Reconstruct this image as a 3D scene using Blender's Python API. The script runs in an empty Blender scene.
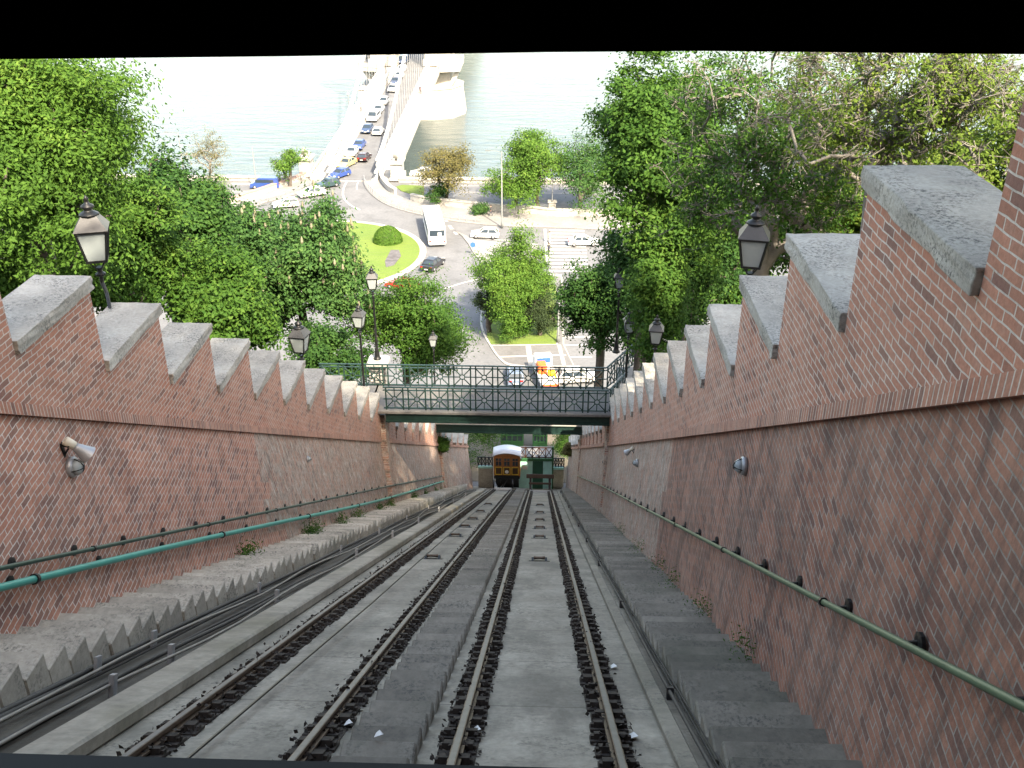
import bpy, bmesh, math, random
import numpy as np
from mathutils import Vector, Matrix, noise
random.seed(7)
R = math.radians
S = bpy.context.scene
C = S.collection

# ------------------------------------------------------------------ camera
H = 47.0                       # eye height over the square
PITCH, YAW, FPX = R(27), R(1.9), 1000.0
cam_d = bpy.data.cameras.new('camera'); cam = bpy.data.objects.new('camera', cam_d); C.objects.link(cam)
cam.location = (0, 0, H); cam.rotation_euler = (R(90) - PITCH, 0, YAW)
cam_d.sensor_width = 36; cam_d.lens = 36 * FPX / 1024; cam_d.clip_start = 0.05; cam_d.clip_end = 9000
S.camera = cam
S.render.resolution_x, S.render.resolution_y = 1024, 768

# ------------------------------------------------------------------ sky, sun, exposure
SUN_EL = R(43); SUN_AZ = (0.48, -0.877)
w = bpy.data.worlds.new('World'); S.world = w; w.use_nodes = True
nt = w.node_tree; bg = nt.nodes['Background']
sky = nt.nodes.new('ShaderNodeTexSky'); sky.sky_type = 'NISHITA'; sky.sun_disc = False
sky.sun_elevation = SUN_EL; sky.sun_rotation = math.atan2(SUN_AZ[0], SUN_AZ[1])
sky.air_density = 1.0; sky.dust_density = 1.8; sky.ozone_density = 1.0
nt.links.new(sky.outputs[0], bg.inputs[0]); bg.inputs[1].default_value = 0.15
sd = bpy.data.lights.new('sun', 'SUN'); sd.energy = 2.5; sd.angle = R(0.5); sd.color = (1.0, 0.995, 0.985)
so = bpy.data.objects.new('sun', sd); C.objects.link(so)
sv = Vector((SUN_AZ[0] * math.cos(SUN_EL), SUN_AZ[1] * math.cos(SUN_EL), math.sin(SUN_EL)))
so.rotation_euler = sv.to_track_quat('Z', 'Y').to_euler(); so.location = (40, -60, 120)
S.view_settings.view_transform = 'Standard'; S.view_settings.look = 'None'
S.view_settings.gamma = 1; S.view_settings.use_curve_mapping = False
S.view_settings.exposure = 2.42
try:
    S.view_settings.use_white_balance = True; S.view_settings.white_balance_temperature = 8900; S.view_settings.white_balance_tint = 10
except Exception: pass
try:
    S.cycles.max_bounces = 7; S.cycles.diffuse_bounces = 4; S.cycles.glossy_bounces = 3
    S.cycles.transmission_bounces = 4; S.cycles.transparent_max_bounces = 6
    S.cycles.caustics_reflective = False; S.cycles.caustics_refractive = False
    S.cycles.sample_clamp_indirect = 6
    S.cycles.use_denoising = True
except Exception: pass

# ------------------------------------------------------------------ geometry helpers
def ray(px, py):
    x = (px - 512) / FPX; y = -(py - 384) / FPX
    d = Vector((x, math.cos(PITCH) + y * math.sin(PITCH), -math.sin(PITCH) + y * math.cos(PITCH)))
    return Matrix.Rotation(YAW, 3, 'Z') @ d
def G(px, py, z=0.0):          # where that direction meets the level z
    d = ray(px, py); t = (z - H) / d.z
    return Vector((d.x * t, d.y * t, z))
def at(px, py, Y):             # ... meets the vertical plane Y
    d = ray(px, py); t = Y / d.y
    return Vector((d.x * t, Y, H + d.z * t))
def atX(px, py, X):
    d = ray(px, py); t = X / d.x
    return Vector((X, d.y * t, H + d.z * t))
SL = R(31); CS, SN = math.cos(SL), math.sin(SL)
EYE = 2.68                     # eye over the rail tops, square to the slope
def T(x, s, h):                # along the incline: x across, s downhill, h over the rail tops
    n = h - EYE
    return Vector((x, s * CS + n * SN, H - s * SN + n * CS))
def lerp(a, b, t): return a + (b - a) * t

class MB:
    def __init__(s): s.v = []; s.f = []; s.m = []; s.mi = 0
    def add(s, vs, fs):
        o = len(s.v); s.v += [tuple(p) for p in vs]
        s.f += [tuple(i + o for i in f) for f in fs]; s.m += [s.mi] * len(fs); return s
    def hexa(s, p):            # p: 4 bottom, 4 top
        return s.add(p, [(3, 2, 1, 0), (4, 5, 6, 7), (0, 1, 5, 4), (1, 2, 6, 5), (2, 3, 7, 6), (3, 0, 4, 7)])
    def box(s, c, d, rz=0, M=None):
        x, y, z = d[0] / 2, d[1] / 2, d[2] / 2
        p = [Vector(q) for q in ((-x, -y, -z), (x, -y, -z), (x, y, -z), (-x, y, -z), (-x, -y, z), (x, -y, z), (x, y, z), (-x, y, z))]
        m = M or Matrix.Rotation(rz, 3, 'Z')
        return s.hexa([m @ q + Vector(c) for q in p])
    def slab(s, x0, x1, s0, s1, h0, h1):
        return s.hexa([T(x0, s0, h0), T(x1, s0, h0), T(x1, s1, h0), T(x0, s1, h0), T(x0, s0, h1), T(x1, s0, h1), T(x1, s1, h1), T(x0, s1, h1)])
    def bar(s, a, b, wd, ht=None):   # rectangular bar from a to b
        a = Vector(a); b = Vector(b); d = b - a; L = d.length
        if L < 1e-6: return s
        q = d.to_track_quat('Y', 'Z').to_matrix()
        return s.box((a + b) / 2, (wd, L, ht or wd), M=q)
    def tube(s, path, r, n=8, cap=True):
        P = [Vector(p) for p in path]; rs = r if isinstance(r, (list, tuple)) else [r] * len(P)
        rings = []; up = None
        for i, p in enumerate(P):
            t = (P[min(i + 1, len(P) - 1)] - P[max(i - 1, 0)]).normalized()
            if up is None: up = t.orthogonal().normalized()
            up = (up - t * up.dot(t)); up = up.normalized() if up.length > 1e-6 else t.orthogonal().normalized()
            b = t.cross(up)
            rings.append([p + (up * math.cos(2 * math.pi * k / n) + b * math.sin(2 * math.pi * k / n)) * rs[i] for k in range(n)])
        vs = [q for g in rings for q in g]; fs = []
        for i in range(len(P) - 1):
            for k in range(n):
                k2 = (k + 1) % n
                fs.append((i * n + k, i * n + k2, (i + 1) * n + k2, (i + 1) * n + k))
        if cap: fs += [tuple(range(n - 1, -1, -1)), tuple(range((len(P) - 1) * n, len(P) * n))]
        return s.add(vs, fs)
    def lathe(s, prof, c, n=12, M=None):
        c = Vector(c); vs = []; fs = []; m = M or Matrix.Identity(3)
        for r_, z in prof:
            for k in range(n):
                a = 2 * math.pi * k / n + math.pi / n
                vs.append(m @ Vector((r_ * math.cos(a), r_ * math.sin(a), z)) + c)
        for i in range(len(prof) - 1):
            for k in range(n):
                k2 = (k + 1) % n
                fs.append((i * n + k, i * n + k2, (i + 1) * n + k2, (i + 1) * n + k))
        fs += [tuple(range(n - 1, -1, -1)), tuple(range((len(prof) - 1) * n, len(prof) * n))]
        return s.add(vs, fs)
    def prism(s, poly, z0, z1):
        n = len(poly)
        zz0 = z0 if callable(z0) else (lambda p: z0)
        zz1 = z1 if callable(z1) else (lambda p: z1)
        ar = sum(poly[i][0] * poly[(i + 1) % n][1] - poly[(i + 1) % n][0] * poly[i][1] for i in range(n))
        if ar < 0: poly = list(poly)[::-1]
        vs = [(p[0], p[1], zz0(p)) for p in poly] + [(p[0], p[1], zz1(p)) for p in poly]
        fs = [tuple(range(n - 1, -1, -1)), tuple(range(n, 2 * n))] + [(i, (i + 1) % n, n + (i + 1) % n, n + i) for i in range(n)]
        return s.add(vs, fs)
    def build(s, name, mat, parent=None, smooth=False, bevel=0, seg=1):
        me = bpy.data.meshes.new(name); me.from_pydata(s.v, [], s.f); me.validate()
        for m_ in (mat if isinstance(mat, (list, tuple)) else [mat]): me.materials.append(m_)
        if isinstance(mat, (list, tuple)) and len(me.polygons) == len(s.m): me.polygons.foreach_set('material_index', s.m)
        if smooth: me.polygons.foreach_set('use_smooth', [True] * len(me.polygons))
        o = bpy.data.objects.new(name, me); C.objects.link(o)
        if parent: o.parent = parent
        if bevel:
            b = o.modifiers.new('bevel', 'BEVEL'); b.width = bevel; b.segments = seg; b.limit_method = 'ANGLE'; b.angle_limit = R(35)
        return o

def tag(o, label, cat, group=None, kind=None):
    if label: o['label'] = label
    if cat: o['category'] = cat
    if group: o['group'] = group
    if kind: o['kind'] = kind
    return o
def thing(name, label, cat, loc=(0, 0, 0), rz=0, group=None):
    o = bpy.data.objects.new(name, None); C.objects.link(o); o.empty_display_size = .2
    o.location = loc; o.rotation_euler = (0, 0, rz)
    return tag(o, label, cat, group)
def struct(o): o['kind'] = 'structure'; return o
def dup(o, parent=None):
    c = o.copy(); C.objects.link(c)
    if parent is not None: c.parent = parent
    for ch in list(o.children): dup(ch, c)
    return c
def copy_of(root, loc, rz, label, scale=None):
    c = dup(root); c.location = loc; c.rotation_euler = (0, 0, rz); c['label'] = label
    if scale: c.scale = (scale,) * 3
    return c

# ------------------------------------------------------------------ materials
def new_mat(name):
    m = bpy.data.materials.new(name); m.use_nodes = True
    return m, m.node_tree, m.node_tree.nodes['Principled BSDF']
def nd(t, kind, **k):
    n = t.nodes.new(kind)
    for a, b in k.items(): setattr(n, a, b)
    return n
def ramp(t, src, stops):
    r_ = nd(t, 'ShaderNodeValToRGB'); e = r_.color_ramp.elements
    while len(e) < len(stops): e.new(.5)
    for i, (p, c) in enumerate(stops):
        e[i].position = p; e[i].color = (*c, 1) if len(c) == 3 else c
    t.links.new(src, r_.inputs[0]); return r_.outputs[0]
def noise_n(t, vec, scale, detail=5, rough=.6, dist=0):
    n = nd(t, 'ShaderNodeTexNoise'); n.inputs['Scale'].default_value = scale; n.inputs['Detail'].default_value = detail
    n.inputs['Roughness'].default_value = rough; n.inputs['Distortion'].default_value = dist
    if vec is not None: t.links.new(vec, n.inputs['Vector'])
    return n.outputs['Fac']
def mixc(t, fac, a, b, mode='MIX'):
    m = nd(t, 'ShaderNodeMix', data_type='RGBA', blend_type=mode)
    for sock, v in ((m.inputs['Factor'], fac), (m.inputs['A'], a), (m.inputs['B'], b)):
        if isinstance(v, (int, float)): sock.default_value = v
        elif isinstance(v, tuple): sock.default_value = (*v, 1)
        else: t.links.new(v, sock)
    return m.outputs['Result']
def bump(t, b, h, strength=.3, dist=.02):
    n = nd(t, 'ShaderNodeBump'); n.inputs['Strength'].default_value = strength; n.inputs['Distance'].default_value = dist
    t.links.new(h, n.inputs['Height']); t.links.new(n.outputs[0], b.inputs['Normal'])
def pos(t, sc=(1, 1, 1)):
    g = nd(t, 'ShaderNodeNewGeometry'); m = nd(t, 'ShaderNodeMapping'); m.inputs['Scale'].default_value = sc
    t.links.new(g.outputs['Position'], m.inputs[0]); return m.outputs[0]
def plain(name, col, rough=.6, metal=0, var=.15, scale=3, coat=0):
    m, t, b = new_mat(name)
    tc = nd(t, 'ShaderNodeTexCoord')
    f = noise_n(t, tc.outputs['Object'], scale)
    d = tuple(c * (1 - var) for c in col); l = tuple(min(1, c * (1 + var)) for c in col)
    t.links.new(ramp(t, f, [(.3, d), (.7, l)]), b.inputs['Base Color'])
    b.inputs['Roughness'].default_value = rough; b.inputs['Metallic'].default_value = metal
    if coat: b.inputs['Coat Weight'].default_value = coat
    return m
def concrete(name, c0, c1, rough=.85, scale=1.0, streak=None, joints=None, spot=None, moss=None, per_piece=0, spot_scale=14):
    m, t, b = new_mat(name); p = pos(t)
    big = noise_n(t, p, .5 * scale, 6, .65); fine = noise_n(t, p, 9 * scale, 6, .7)
    col = ramp(t, big, [(.32, c0), (.68, c1)])
    col = mixc(t, .55, col, ramp(t, fine, [(.3, (.35, .35, .35)), (.7, (.68, .68, .68))]), 'OVERLAY')
    if streak:
        st = noise_n(t, pos(t, streak), 1.2, 5, .7)
        col = mixc(t, ramp(t, st, [(.45, (0, 0, 0)), (.72, (.75, .75, .75))]), col, tuple(c * .45 for c in c0))
    if spot:
        sp = noise_n(t, p, spot_scale, 6, .75); big2 = noise_n(t, p, 1.7, 4, .6)
        mk = nd(t, 'ShaderNodeMath', operation='MULTIPLY'); t.links.new(ramp(t, sp, [(.48, (0, 0, 0)), (.6, (1, 1, 1))]), mk.inputs[0])
        t.links.new(ramp(t, big2, [(.4, (0, 0, 0)), (.65, (1, 1, 1))]), mk.inputs[1])
        col = mixc(t, mk.outputs[0], col, spot)
    if moss:
        mo = noise_n(t, p, .35, 5, .7)
        col = mixc(t, ramp(t, mo, [(.5, (0, 0, 0)), (.7, (.7, .7, .7))]), col, moss)
    if per_piece:
        gg = nd(t, 'ShaderNodeNewGeometry')
        col = mixc(t, per_piece, col, ramp(t, gg.outputs['Random Per Island'], [(0, (.25, .25, .25)), (1, (.75, .75, .75))]), 'OVERLAY')
    if joints:
        sp = nd(t, 'ShaderNodeSeparateXYZ'); t.links.new(p, sp.inputs[0])
        mm = nd(t, 'ShaderNodeMath', operation='PINGPONG'); t.links.new(sp.outputs[1], mm.inputs[0]); mm.inputs[1].default_value = joints
        col = mixc(t, ramp(t, mm.outputs[0], [(0, (.85, .85, .85)), (.018, (0, 0, 0))]), col, tuple(c * .3 for c in c0))
    t.links.new(col, b.inputs['Base Color']); b.inputs['Roughness'].default_value = rough
    bump(t, b, fine, .35, .02); return m
def brick(name, soldier=False, dirt=.5, pale=.4, red=1.0, dark=.12, lime=.5, rough=0, tone=1.0, mort=1.0):
    m, t, b = new_mat(name)
    g = nd(t, 'ShaderNodeNewGeometry'); sp = nd(t, 'ShaderNodeSeparateXYZ'); t.links.new(g.outputs['Position'], sp.inputs[0])
    cb = nd(t, 'ShaderNodeCombineXYZ')
    wob = noise_n(t, g.outputs['Position'], 1.4, 3)
    wz = nd(t, 'ShaderNodeMath', operation='MULTIPLY_ADD'); t.links.new(wob, wz.inputs[0]); wz.inputs[1].default_value = .085
    if soldier:
        a1 = nd(t, 'ShaderNodeMath', operation='MULTIPLY_ADD'); t.links.new(sp.outputs[1], a1.inputs[0]); a1.inputs[1].default_value = 0.0
        t.links.new(sp.outputs[1], cb.inputs[1]); cb.inputs[0].default_value = 0.02
    else:
        t.links.new(sp.outputs[1], cb.inputs[0]); t.links.new(sp.outputs[2], wz.inputs[2]); t.links.new(wz.outputs[0], cb.inputs[1])
    def bt(c1, c2, mo):
        n = nd(t, 'ShaderNodeTexBrick'); t.links.new(cb.outputs[0], n.inputs['Vector'])
        n.inputs['Scale'].default_value = 1; n.inputs['Brick Width'].default_value = 40 if soldier else .285
        n.inputs['Row Height'].default_value = .085 if soldier else .093
        n.inputs['Mortar Size'].default_value = .0085; n.inputs['Mortar Smooth'].default_value = .2; n.inputs['Bias'].default_value = -.1
        n.inputs['Color1'].default_value = (*c1, 1); n.inputs['Color2'].default_value = (*c2, 1); n.inputs['Mortar'].default_value = (*mo, 1)
        return n
    base = bt((0, 0, 0), (1, 1, 1), (0, 0, 0)); P = g.outputs['Position']
    big = noise_n(t, P, .45, 6, .65); med = noise_n(t, P, 1.9, 7, .72); fine = noise_n(t, P, 22, 5, .7)
    mp2 = nd(t, 'ShaderNodeMapping'); mp2.inputs['Scale'].default_value = (1, 2.2, .35); t.links.new(P, mp2.inputs[0])
    run = noise_n(t, mp2.outputs[0], 1.6, 7, .7)
    q = lambda r_, g_, b_: (r_ * red * tone, g_ * .97 * tone, b_ * .94 * tone)
    bc = ramp(t, base.outputs['Color'], [(.0, q(.20, .095, .078)), (dark, q(.29, .128, .094)), (dark + .2, q(.38, .160, .110)), (.75, q(.43, .188, .130)), (.93, q(.47, .215, .150)), (.985, q(.50, .205, .075))])
    bc = mixc(t, ramp(t, big, [(.38, (0, 0, 0)), (.66, (.75, .75, .75))]), bc, mixc(t, .45, bc, (.46, .27, .20)))       # worn, paler zones
    mo = ramp(t, med, [(.24, (.16, .135, .12)), (.40, (.47, .41, .36)), (.62, (.64, .57, .51))])
    if mort != 1: mo = mixc(t, 1.0, mo, (mort, mort, mort), 'MULTIPLY')
    col = mixc(t, base.outputs['Fac'], bc, mo)
    dk = nd(t, 'ShaderNodeMath', operation='MULTIPLY'); t.links.new(ramp(t, run, [(.46, (0, 0, 0)), (.66, (1, 1, 1))]), dk.inputs[0]); dk.inputs[1].default_value = dirt
    dk.use_clamp = True
    col = mixc(t, dk.outputs[0], col, mixc(t, .62, col, (.062, .047, .043)))
    pl = nd(t, 'ShaderNodeMath', operation='MULTIPLY'); t.links.new(ramp(t, med, [(.50, (0, 0, 0)), (.72, (1, 1, 1))]), pl.inputs[0]); pl.inputs[1].default_value = pale
    pl.use_clamp = True
    col = mixc(t, pl.outputs[0], col, (.37, .315, .265))
    wn = noise_n(t, mp2.outputs[0], 5.5, 6, .75)
    col = mixc(t, ramp(t, wn, [(.64, (0, 0, 0)), (.74, (lime, lime, lime))]), col, (.52, .47, .43))                        # lime runs
    if rough:      # render coat and washed-out stone over the brick
        mp3 = nd(t, 'ShaderNodeMapping'); mp3.inputs['Scale'].default_value = (1, 1.6, .7); t.links.new(P, mp3.inputs[0])
        rn = noise_n(t, mp3.outputs[0], 3.2, 8, .78); rc = ramp(t, noise_n(t, mp3.outputs[0], 3.6, 9, .82), [(.36, (.075, .06, .052)), (.49, (.30, .245, .205)), (.64, (.56, .50, .44))])
        col = mixc(t, ramp(t, rn, [(.42, (0, 0, 0)), (.56, (rough, rough, rough))]), col, rc)
    col = mixc(t, .5, col, ramp(t, fine, [(.25, (.28, .28, .28)), (.75, (.74, .74, .74))]), 'OVERLAY')
    t.links.new(col, b.inputs['Base Color']); b.inputs['Roughness'].default_value = .88
    hh = nd(t, 'ShaderNodeMath', operation='MULTIPLY_ADD'); t.links.new(base.outputs['Fac'], hh.inputs[0]); hh.inputs[1].default_value = -1.0; t.links.new(fine, hh.inputs[2])
    bump(t, b, hh.outputs[0], .5, .012); return m
def leaf_mat(name, c0, c1, c2=None, trans=.35):
    m, t, b = new_mat(name)
    g = nd(t, 'ShaderNodeNewGeometry'); n = noise_n(t, g.outputs['Position'], .8, 3)
    a = nd(t, 'ShaderNodeMath', operation='MULTIPLY_ADD'); t.links.new(g.outputs['Random Per Island'], a.inputs[0]); a.inputs[1].default_value = .6
    h = nd(t, 'ShaderNodeMath', operation='MULTIPLY_ADD'); t.links.new(n, h.inputs[0]); h.inputs[1].default_value = 1.1; h.inputs[2].default_value = -.35
    n_b = noise_n(t, g.outputs['Position'], .22, 2); h2 = nd(t, 'ShaderNodeMath', operation='MULTIPLY_ADD'); t.links.new(n_b, h2.inputs[0]); h2.inputs[1].default_value = .9; t.links.new(h.outputs[0], h2.inputs[2])
    h3 = nd(t, 'ShaderNodeMath', operation='SUBTRACT'); t.links.new(h2.outputs[0], h3.inputs[0]); h3.inputs[1].default_value = .45
    t.links.new(h3.outputs[0], a.inputs[2])
    stops = [(.15, c0), (.75, c1)] + ([(.93, c2)] if c2 else [])
    col = ramp(t, a.outputs[0], stops)
    t.links.new(col, b.inputs['Base Color']); b.inputs['Roughness'].default_value = .68; b.inputs['Specular IOR Level'].default_value = .14
    tr = nd(t, 'ShaderNodeBsdfTranslucent'); t.links.new(mixc(t, .5, col, (.16, .3, .02), 'ADD') if False else col, tr.inputs[0])
    ms = nd(t, 'ShaderNodeMixShader'); ms.inputs[0].default_value = trans
    t.links.new(b.outputs[0], ms.inputs[1]); t.links.new(tr.outputs[0], ms.inputs[2])
    t.links.new(ms.outputs[0], t.nodes['Material Output'].inputs[0]); return m

M = {}
M['brick'] = brick('brick_upper', dirt=.12, pale=.3, red=1.0, dark=.06)
M['brick_low'] = brick('brick_lower', dirt=.55, pale=.2, dark=.14)
M['brick_low_shaded'] = brick('brick_low_shaded', dirt=1.1, pale=.08, red=1.0, dark=.2, tone=.74, lime=.7, mort=.55)  # lower brick with the right wall's shade put into its colour, plus heavier dirt
M['brick_stained'] = brick('brick_stained', dirt=.7, pale=.6, red=.95, rough=1.0)
M['soldier'] = brick('brick_soldier', soldier=True, dirt=.3, pale=.2)
M['coping'] = concrete('coping_stone', (.25, .234, .206), (.43, .405, .36), spot=(.05, .05, .047), scale=2.0, spot_scale=26)
M['bed'] = concrete('bed_concrete', (.185, .166, .136), (.345, .314, .262), streak=(1.3, .45, .45), joints=1.05, moss=(.13, .122, .10), spot=(.12, .11, .09))
M['curb'] = concrete('curb_concrete', (.24, .216, .175), (.35, .318, .262), streak=(.8, 1.2, 1.8), moss=(.14, .13, .085))
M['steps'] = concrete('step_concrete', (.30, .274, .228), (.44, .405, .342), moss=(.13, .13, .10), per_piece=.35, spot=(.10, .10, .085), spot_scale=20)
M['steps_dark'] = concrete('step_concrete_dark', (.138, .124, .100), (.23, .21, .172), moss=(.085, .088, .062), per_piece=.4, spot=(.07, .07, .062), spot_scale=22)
M['pave'] = concrete('pavement', (.185, .18, .175), (.25, .245, .24), scale=.4)
M['asphalt'] = concrete('asphalt', (.115, .120, .128), (.155, .160, .168), scale=.3, moss=(.088, .09, .094))
M['stone'] = concrete('pale_stone', (.33, .318, .29), (.45, .435, .40), scale=.5, spot=(.2, .19, .17))
M['stone_gray'] = concrete('gray_stone', (.34, .33, .31), (.45, .44, .42), scale=1.5)
M['paint'] = plain('road_paint', (.42, .415, .40), .7, var=.08)
M['rail'] = plain('rail_steel', (.10, .066, .045), .5, .3, var=.3, scale=8)
M['railtop'] = plain('rail_worn', (.13, .126, .122), .5, .3, var=.2, scale=8)
M['chair'] = plain('rusty_iron', (.030, .022, .017), .9, 0, var=.5, scale=20)
M['iron'] = plain('black_iron', (.012, .013, .014), .42, .2, var=.3, scale=10)
M['iron_green'] = plain('dark_green_iron', (.014, .040, .034), .4, .1, var=.3, scale=6)
M['pipe_teal'] = plain('teal_pipe', (.022, .27, .22), .42, var=.12, scale=4)
M['pipe_dark'] = plain('dark_green_rail', (.022, .06, .045), .45, .1, var=.25, scale=8)
M['pipe_olive'] = plain('olive_green_rail', (.075, .125, .072), .42, .1, var=.2, scale=6)
M['cable'] = plain('cable_rubber', (.035, .032, .030), .7, var=.3)
M['cable_pale'] = plain('cable_pale', (.20, .185, .16), .6, var=.2)
M['steelgray'] = plain('galvanised', (.36, .37, .38), .45, .5, var=.15)
M['pole'] = plain('painted_pole', (.13, .14, .14), .5, var=.1)
M['milky'] = plain('milky_glass', (.30, .345, .355), .25, var=.05)
M['glass'] = plain('dark_glass', (.03, .045, .06), .08, var=.1)
M['tyre'] = plain('tyre', (.015, .015, .015), .8)
M['wood'] = plain('varnished_wood', (.27, .105, .028), .4, var=.25, scale=5)
M['wood_dark'] = plain('dark_wood', (.05, .022, .01), .5, var=.25, scale=5)
M['yellow'] = plain('yellow_trim', (.55, .36, .05), .5, var=.1)
M['roofwhite'] = plain('pale_roof', (.50, .54, .60), .4, var=.05)
M['black'] = plain('cabin_black', (.006, .006, .006), .7, var=.1)
M['teal_wall'] = plain('teal_wall', (.36, .68, .62), .6, var=.1)
M['green_dark'] = plain('green_door', (.015, .085, .05), .5, var=.15)
M['green_kiosk'] = plain('green_kiosk', (.022, .105, .042), .5, var=.15)
M['white'] = plain('white_paint', (.66, .66, .65), .45, var=.03)
M['bark'] = concrete('bark', (.055, .045, .036), (.12, .10, .085), scale=4)
M['bark_pale'] = concrete('bark_pale', (.14, .128, .112), (.22, .205, .18), scale=4)
M['soil'] = concrete('hill_soil', (.06, .055, .035), (.11, .10, .06), scale=1)
M['lens'] = plain('red_lens', (.5, .02, .015), .3)
M['headlamp'] = plain('clear_lens', (.7, .72, .72), .2)
M['plate'] = plain('number_plate', (.75, .75, .72), .5, var=.02)

def grass_mat():
    m, t, b = new_mat('lawn'); p = pos(t)
    a = noise_n(t, p, .25, 4); f_ = noise_n(t, p, 6, 6, .75)
    wv = nd(t, 'ShaderNodeTexWave', wave_type='RINGS'); wv.inputs['Scale'].default_value = .28; wv.inputs['Distortion'].default_value = 1.5
    mp = nd(t, 'ShaderNodeMapping'); mp.inputs['Location'].default_value = (31, -131, 0); t.links.new(p, mp.inputs[0]); t.links.new(mp.outputs[0], wv.inputs[0])
    col = ramp(t, a, [(.3, (.085, .15, .022)), (.7, (.13, .19, .03))])
    col = mixc(t, ramp(t, wv.outputs['Fac'], [(.4, (0, 0, 0)), (.6, (.35, .35, .35))]), col, (.11, .15, .04))
    col = mixc(t, .6, col, ramp(t, f_, [(.3, (.3, .3, .3)), (.7, (.7, .7, .7))]), 'OVERLAY')
    t.links.new(col, b.inputs['Base Color']); b.inputs['Roughness'].default_value = .9; bump(t, b, f_, .6, .08); return m
M['grass'] = grass_mat()
def water_mat():
    m, t, b = new_mat('river_water')
    p = pos(t, (.35, 1.0, 1)); n1 = noise_n(t, p, .35, 8, .62, .6); n2 = noise_n(t, pos(t, (.02, .05, 1)), .5, 4, .6)
    t.links.new(ramp(t, n2, [(.3, (.055, .078, .08)), (.7, (.075, .10, .097))]), b.inputs['Base Color'])
    b.inputs['Roughness'].default_value = .1; b.inputs['IOR'].default_value = 1.333; b.inputs['Specular IOR Level'].default_value = .29
    bump(t, b, n1, .42, .6); return m
M['water'] = water_mat()
GREEN = {
    'locust': leaf_mat('leaf_locust', (.045, .112, .020), (.085, .185, .030), (.135, .235, .045), .38),
    'chestnut': leaf_mat('leaf_chestnut', (.028, .085, .024), (.058, .135, .036), (.09, .175, .048), .25),
    'bright': leaf_mat('leaf_bright', (.052, .13, .022), (.10, .20, .034), (.15, .25, .05), .33),
    'dark': leaf_mat('leaf_dark', (.020, .066, .017), (.042, .108, .023), (.068, .145, .032), .25),
    'mid': leaf_mat('leaf_mid', (.032, .094, .017), (.066, .150, .026), (.105, .195, .036), .33),
    'yellow': leaf_mat('leaf_yellowgreen', (.09, .16, .028), (.155, .235, .042), (.22, .29, .068), .42),
    'brown': leaf_mat('leaf_brown', (.10, .095, .035), (.16, .145, .055), (.21, .18, .08), .3),
    'hill': leaf_mat('leaf_ground', (.02, .055, .013), (.042, .09, .019), (.07, .12, .03), .25),
    'conifer': leaf_mat('leaf_conifer', (.025, .045, .02), (.042, .068, .027), None, .2),
    'candle': leaf_mat('blossom', (.20, .19, .13), (.30, .28, .20), None, .3),
}

# ------------------------------------------------------------------ trees
def leaf_object(name, cen, nor, L, W, mat, parent=None, rng=None):
    n = len(cen); rng = rng or np.random.default_rng(1)
    nor = nor / np.maximum(np.linalg.norm(nor, axis=1, keepdims=True), 1e-6)
    rnd = rng.normal(size=(n, 3)); t = np.cross(nor, rnd); t /= np.maximum(np.linalg.norm(t, axis=1, keepdims=True), 1e-6)
    b = np.cross(nor, t); l = (L * rng.uniform(.65, 1.25, n) / 2)[:, None]; w_ = (W * rng.uniform(.7, 1.2, n) / 2)[:, None]
    v = np.empty((n, 4, 3)); v[:, 0] = cen - t * l; v[:, 1] = cen + b * w_ - nor * l * .25; v[:, 2] = cen + t * l; v[:, 3] = cen - b * w_ - nor * l * .25
    me = bpy.data.meshes.new(name); me.vertices.add(4 * n); me.loops.add(4 * n); me.polygons.add(n)
    me.vertices.foreach_set('co', v.reshape(-1).astype(np.float32)); me.loops.foreach_set('vertex_index', np.arange(4 * n, dtype=np.int32))
    me.polygons.foreach_set('loop_start', np.arange(0, 4 * n, 4, dtype=np.int32))
    me.update(calc_edges=True); me.materials.append(mat)
    o = bpy.data.objects.new(name, me); C.objects.link(o)
    if parent: o.parent = parent
    return o

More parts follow.
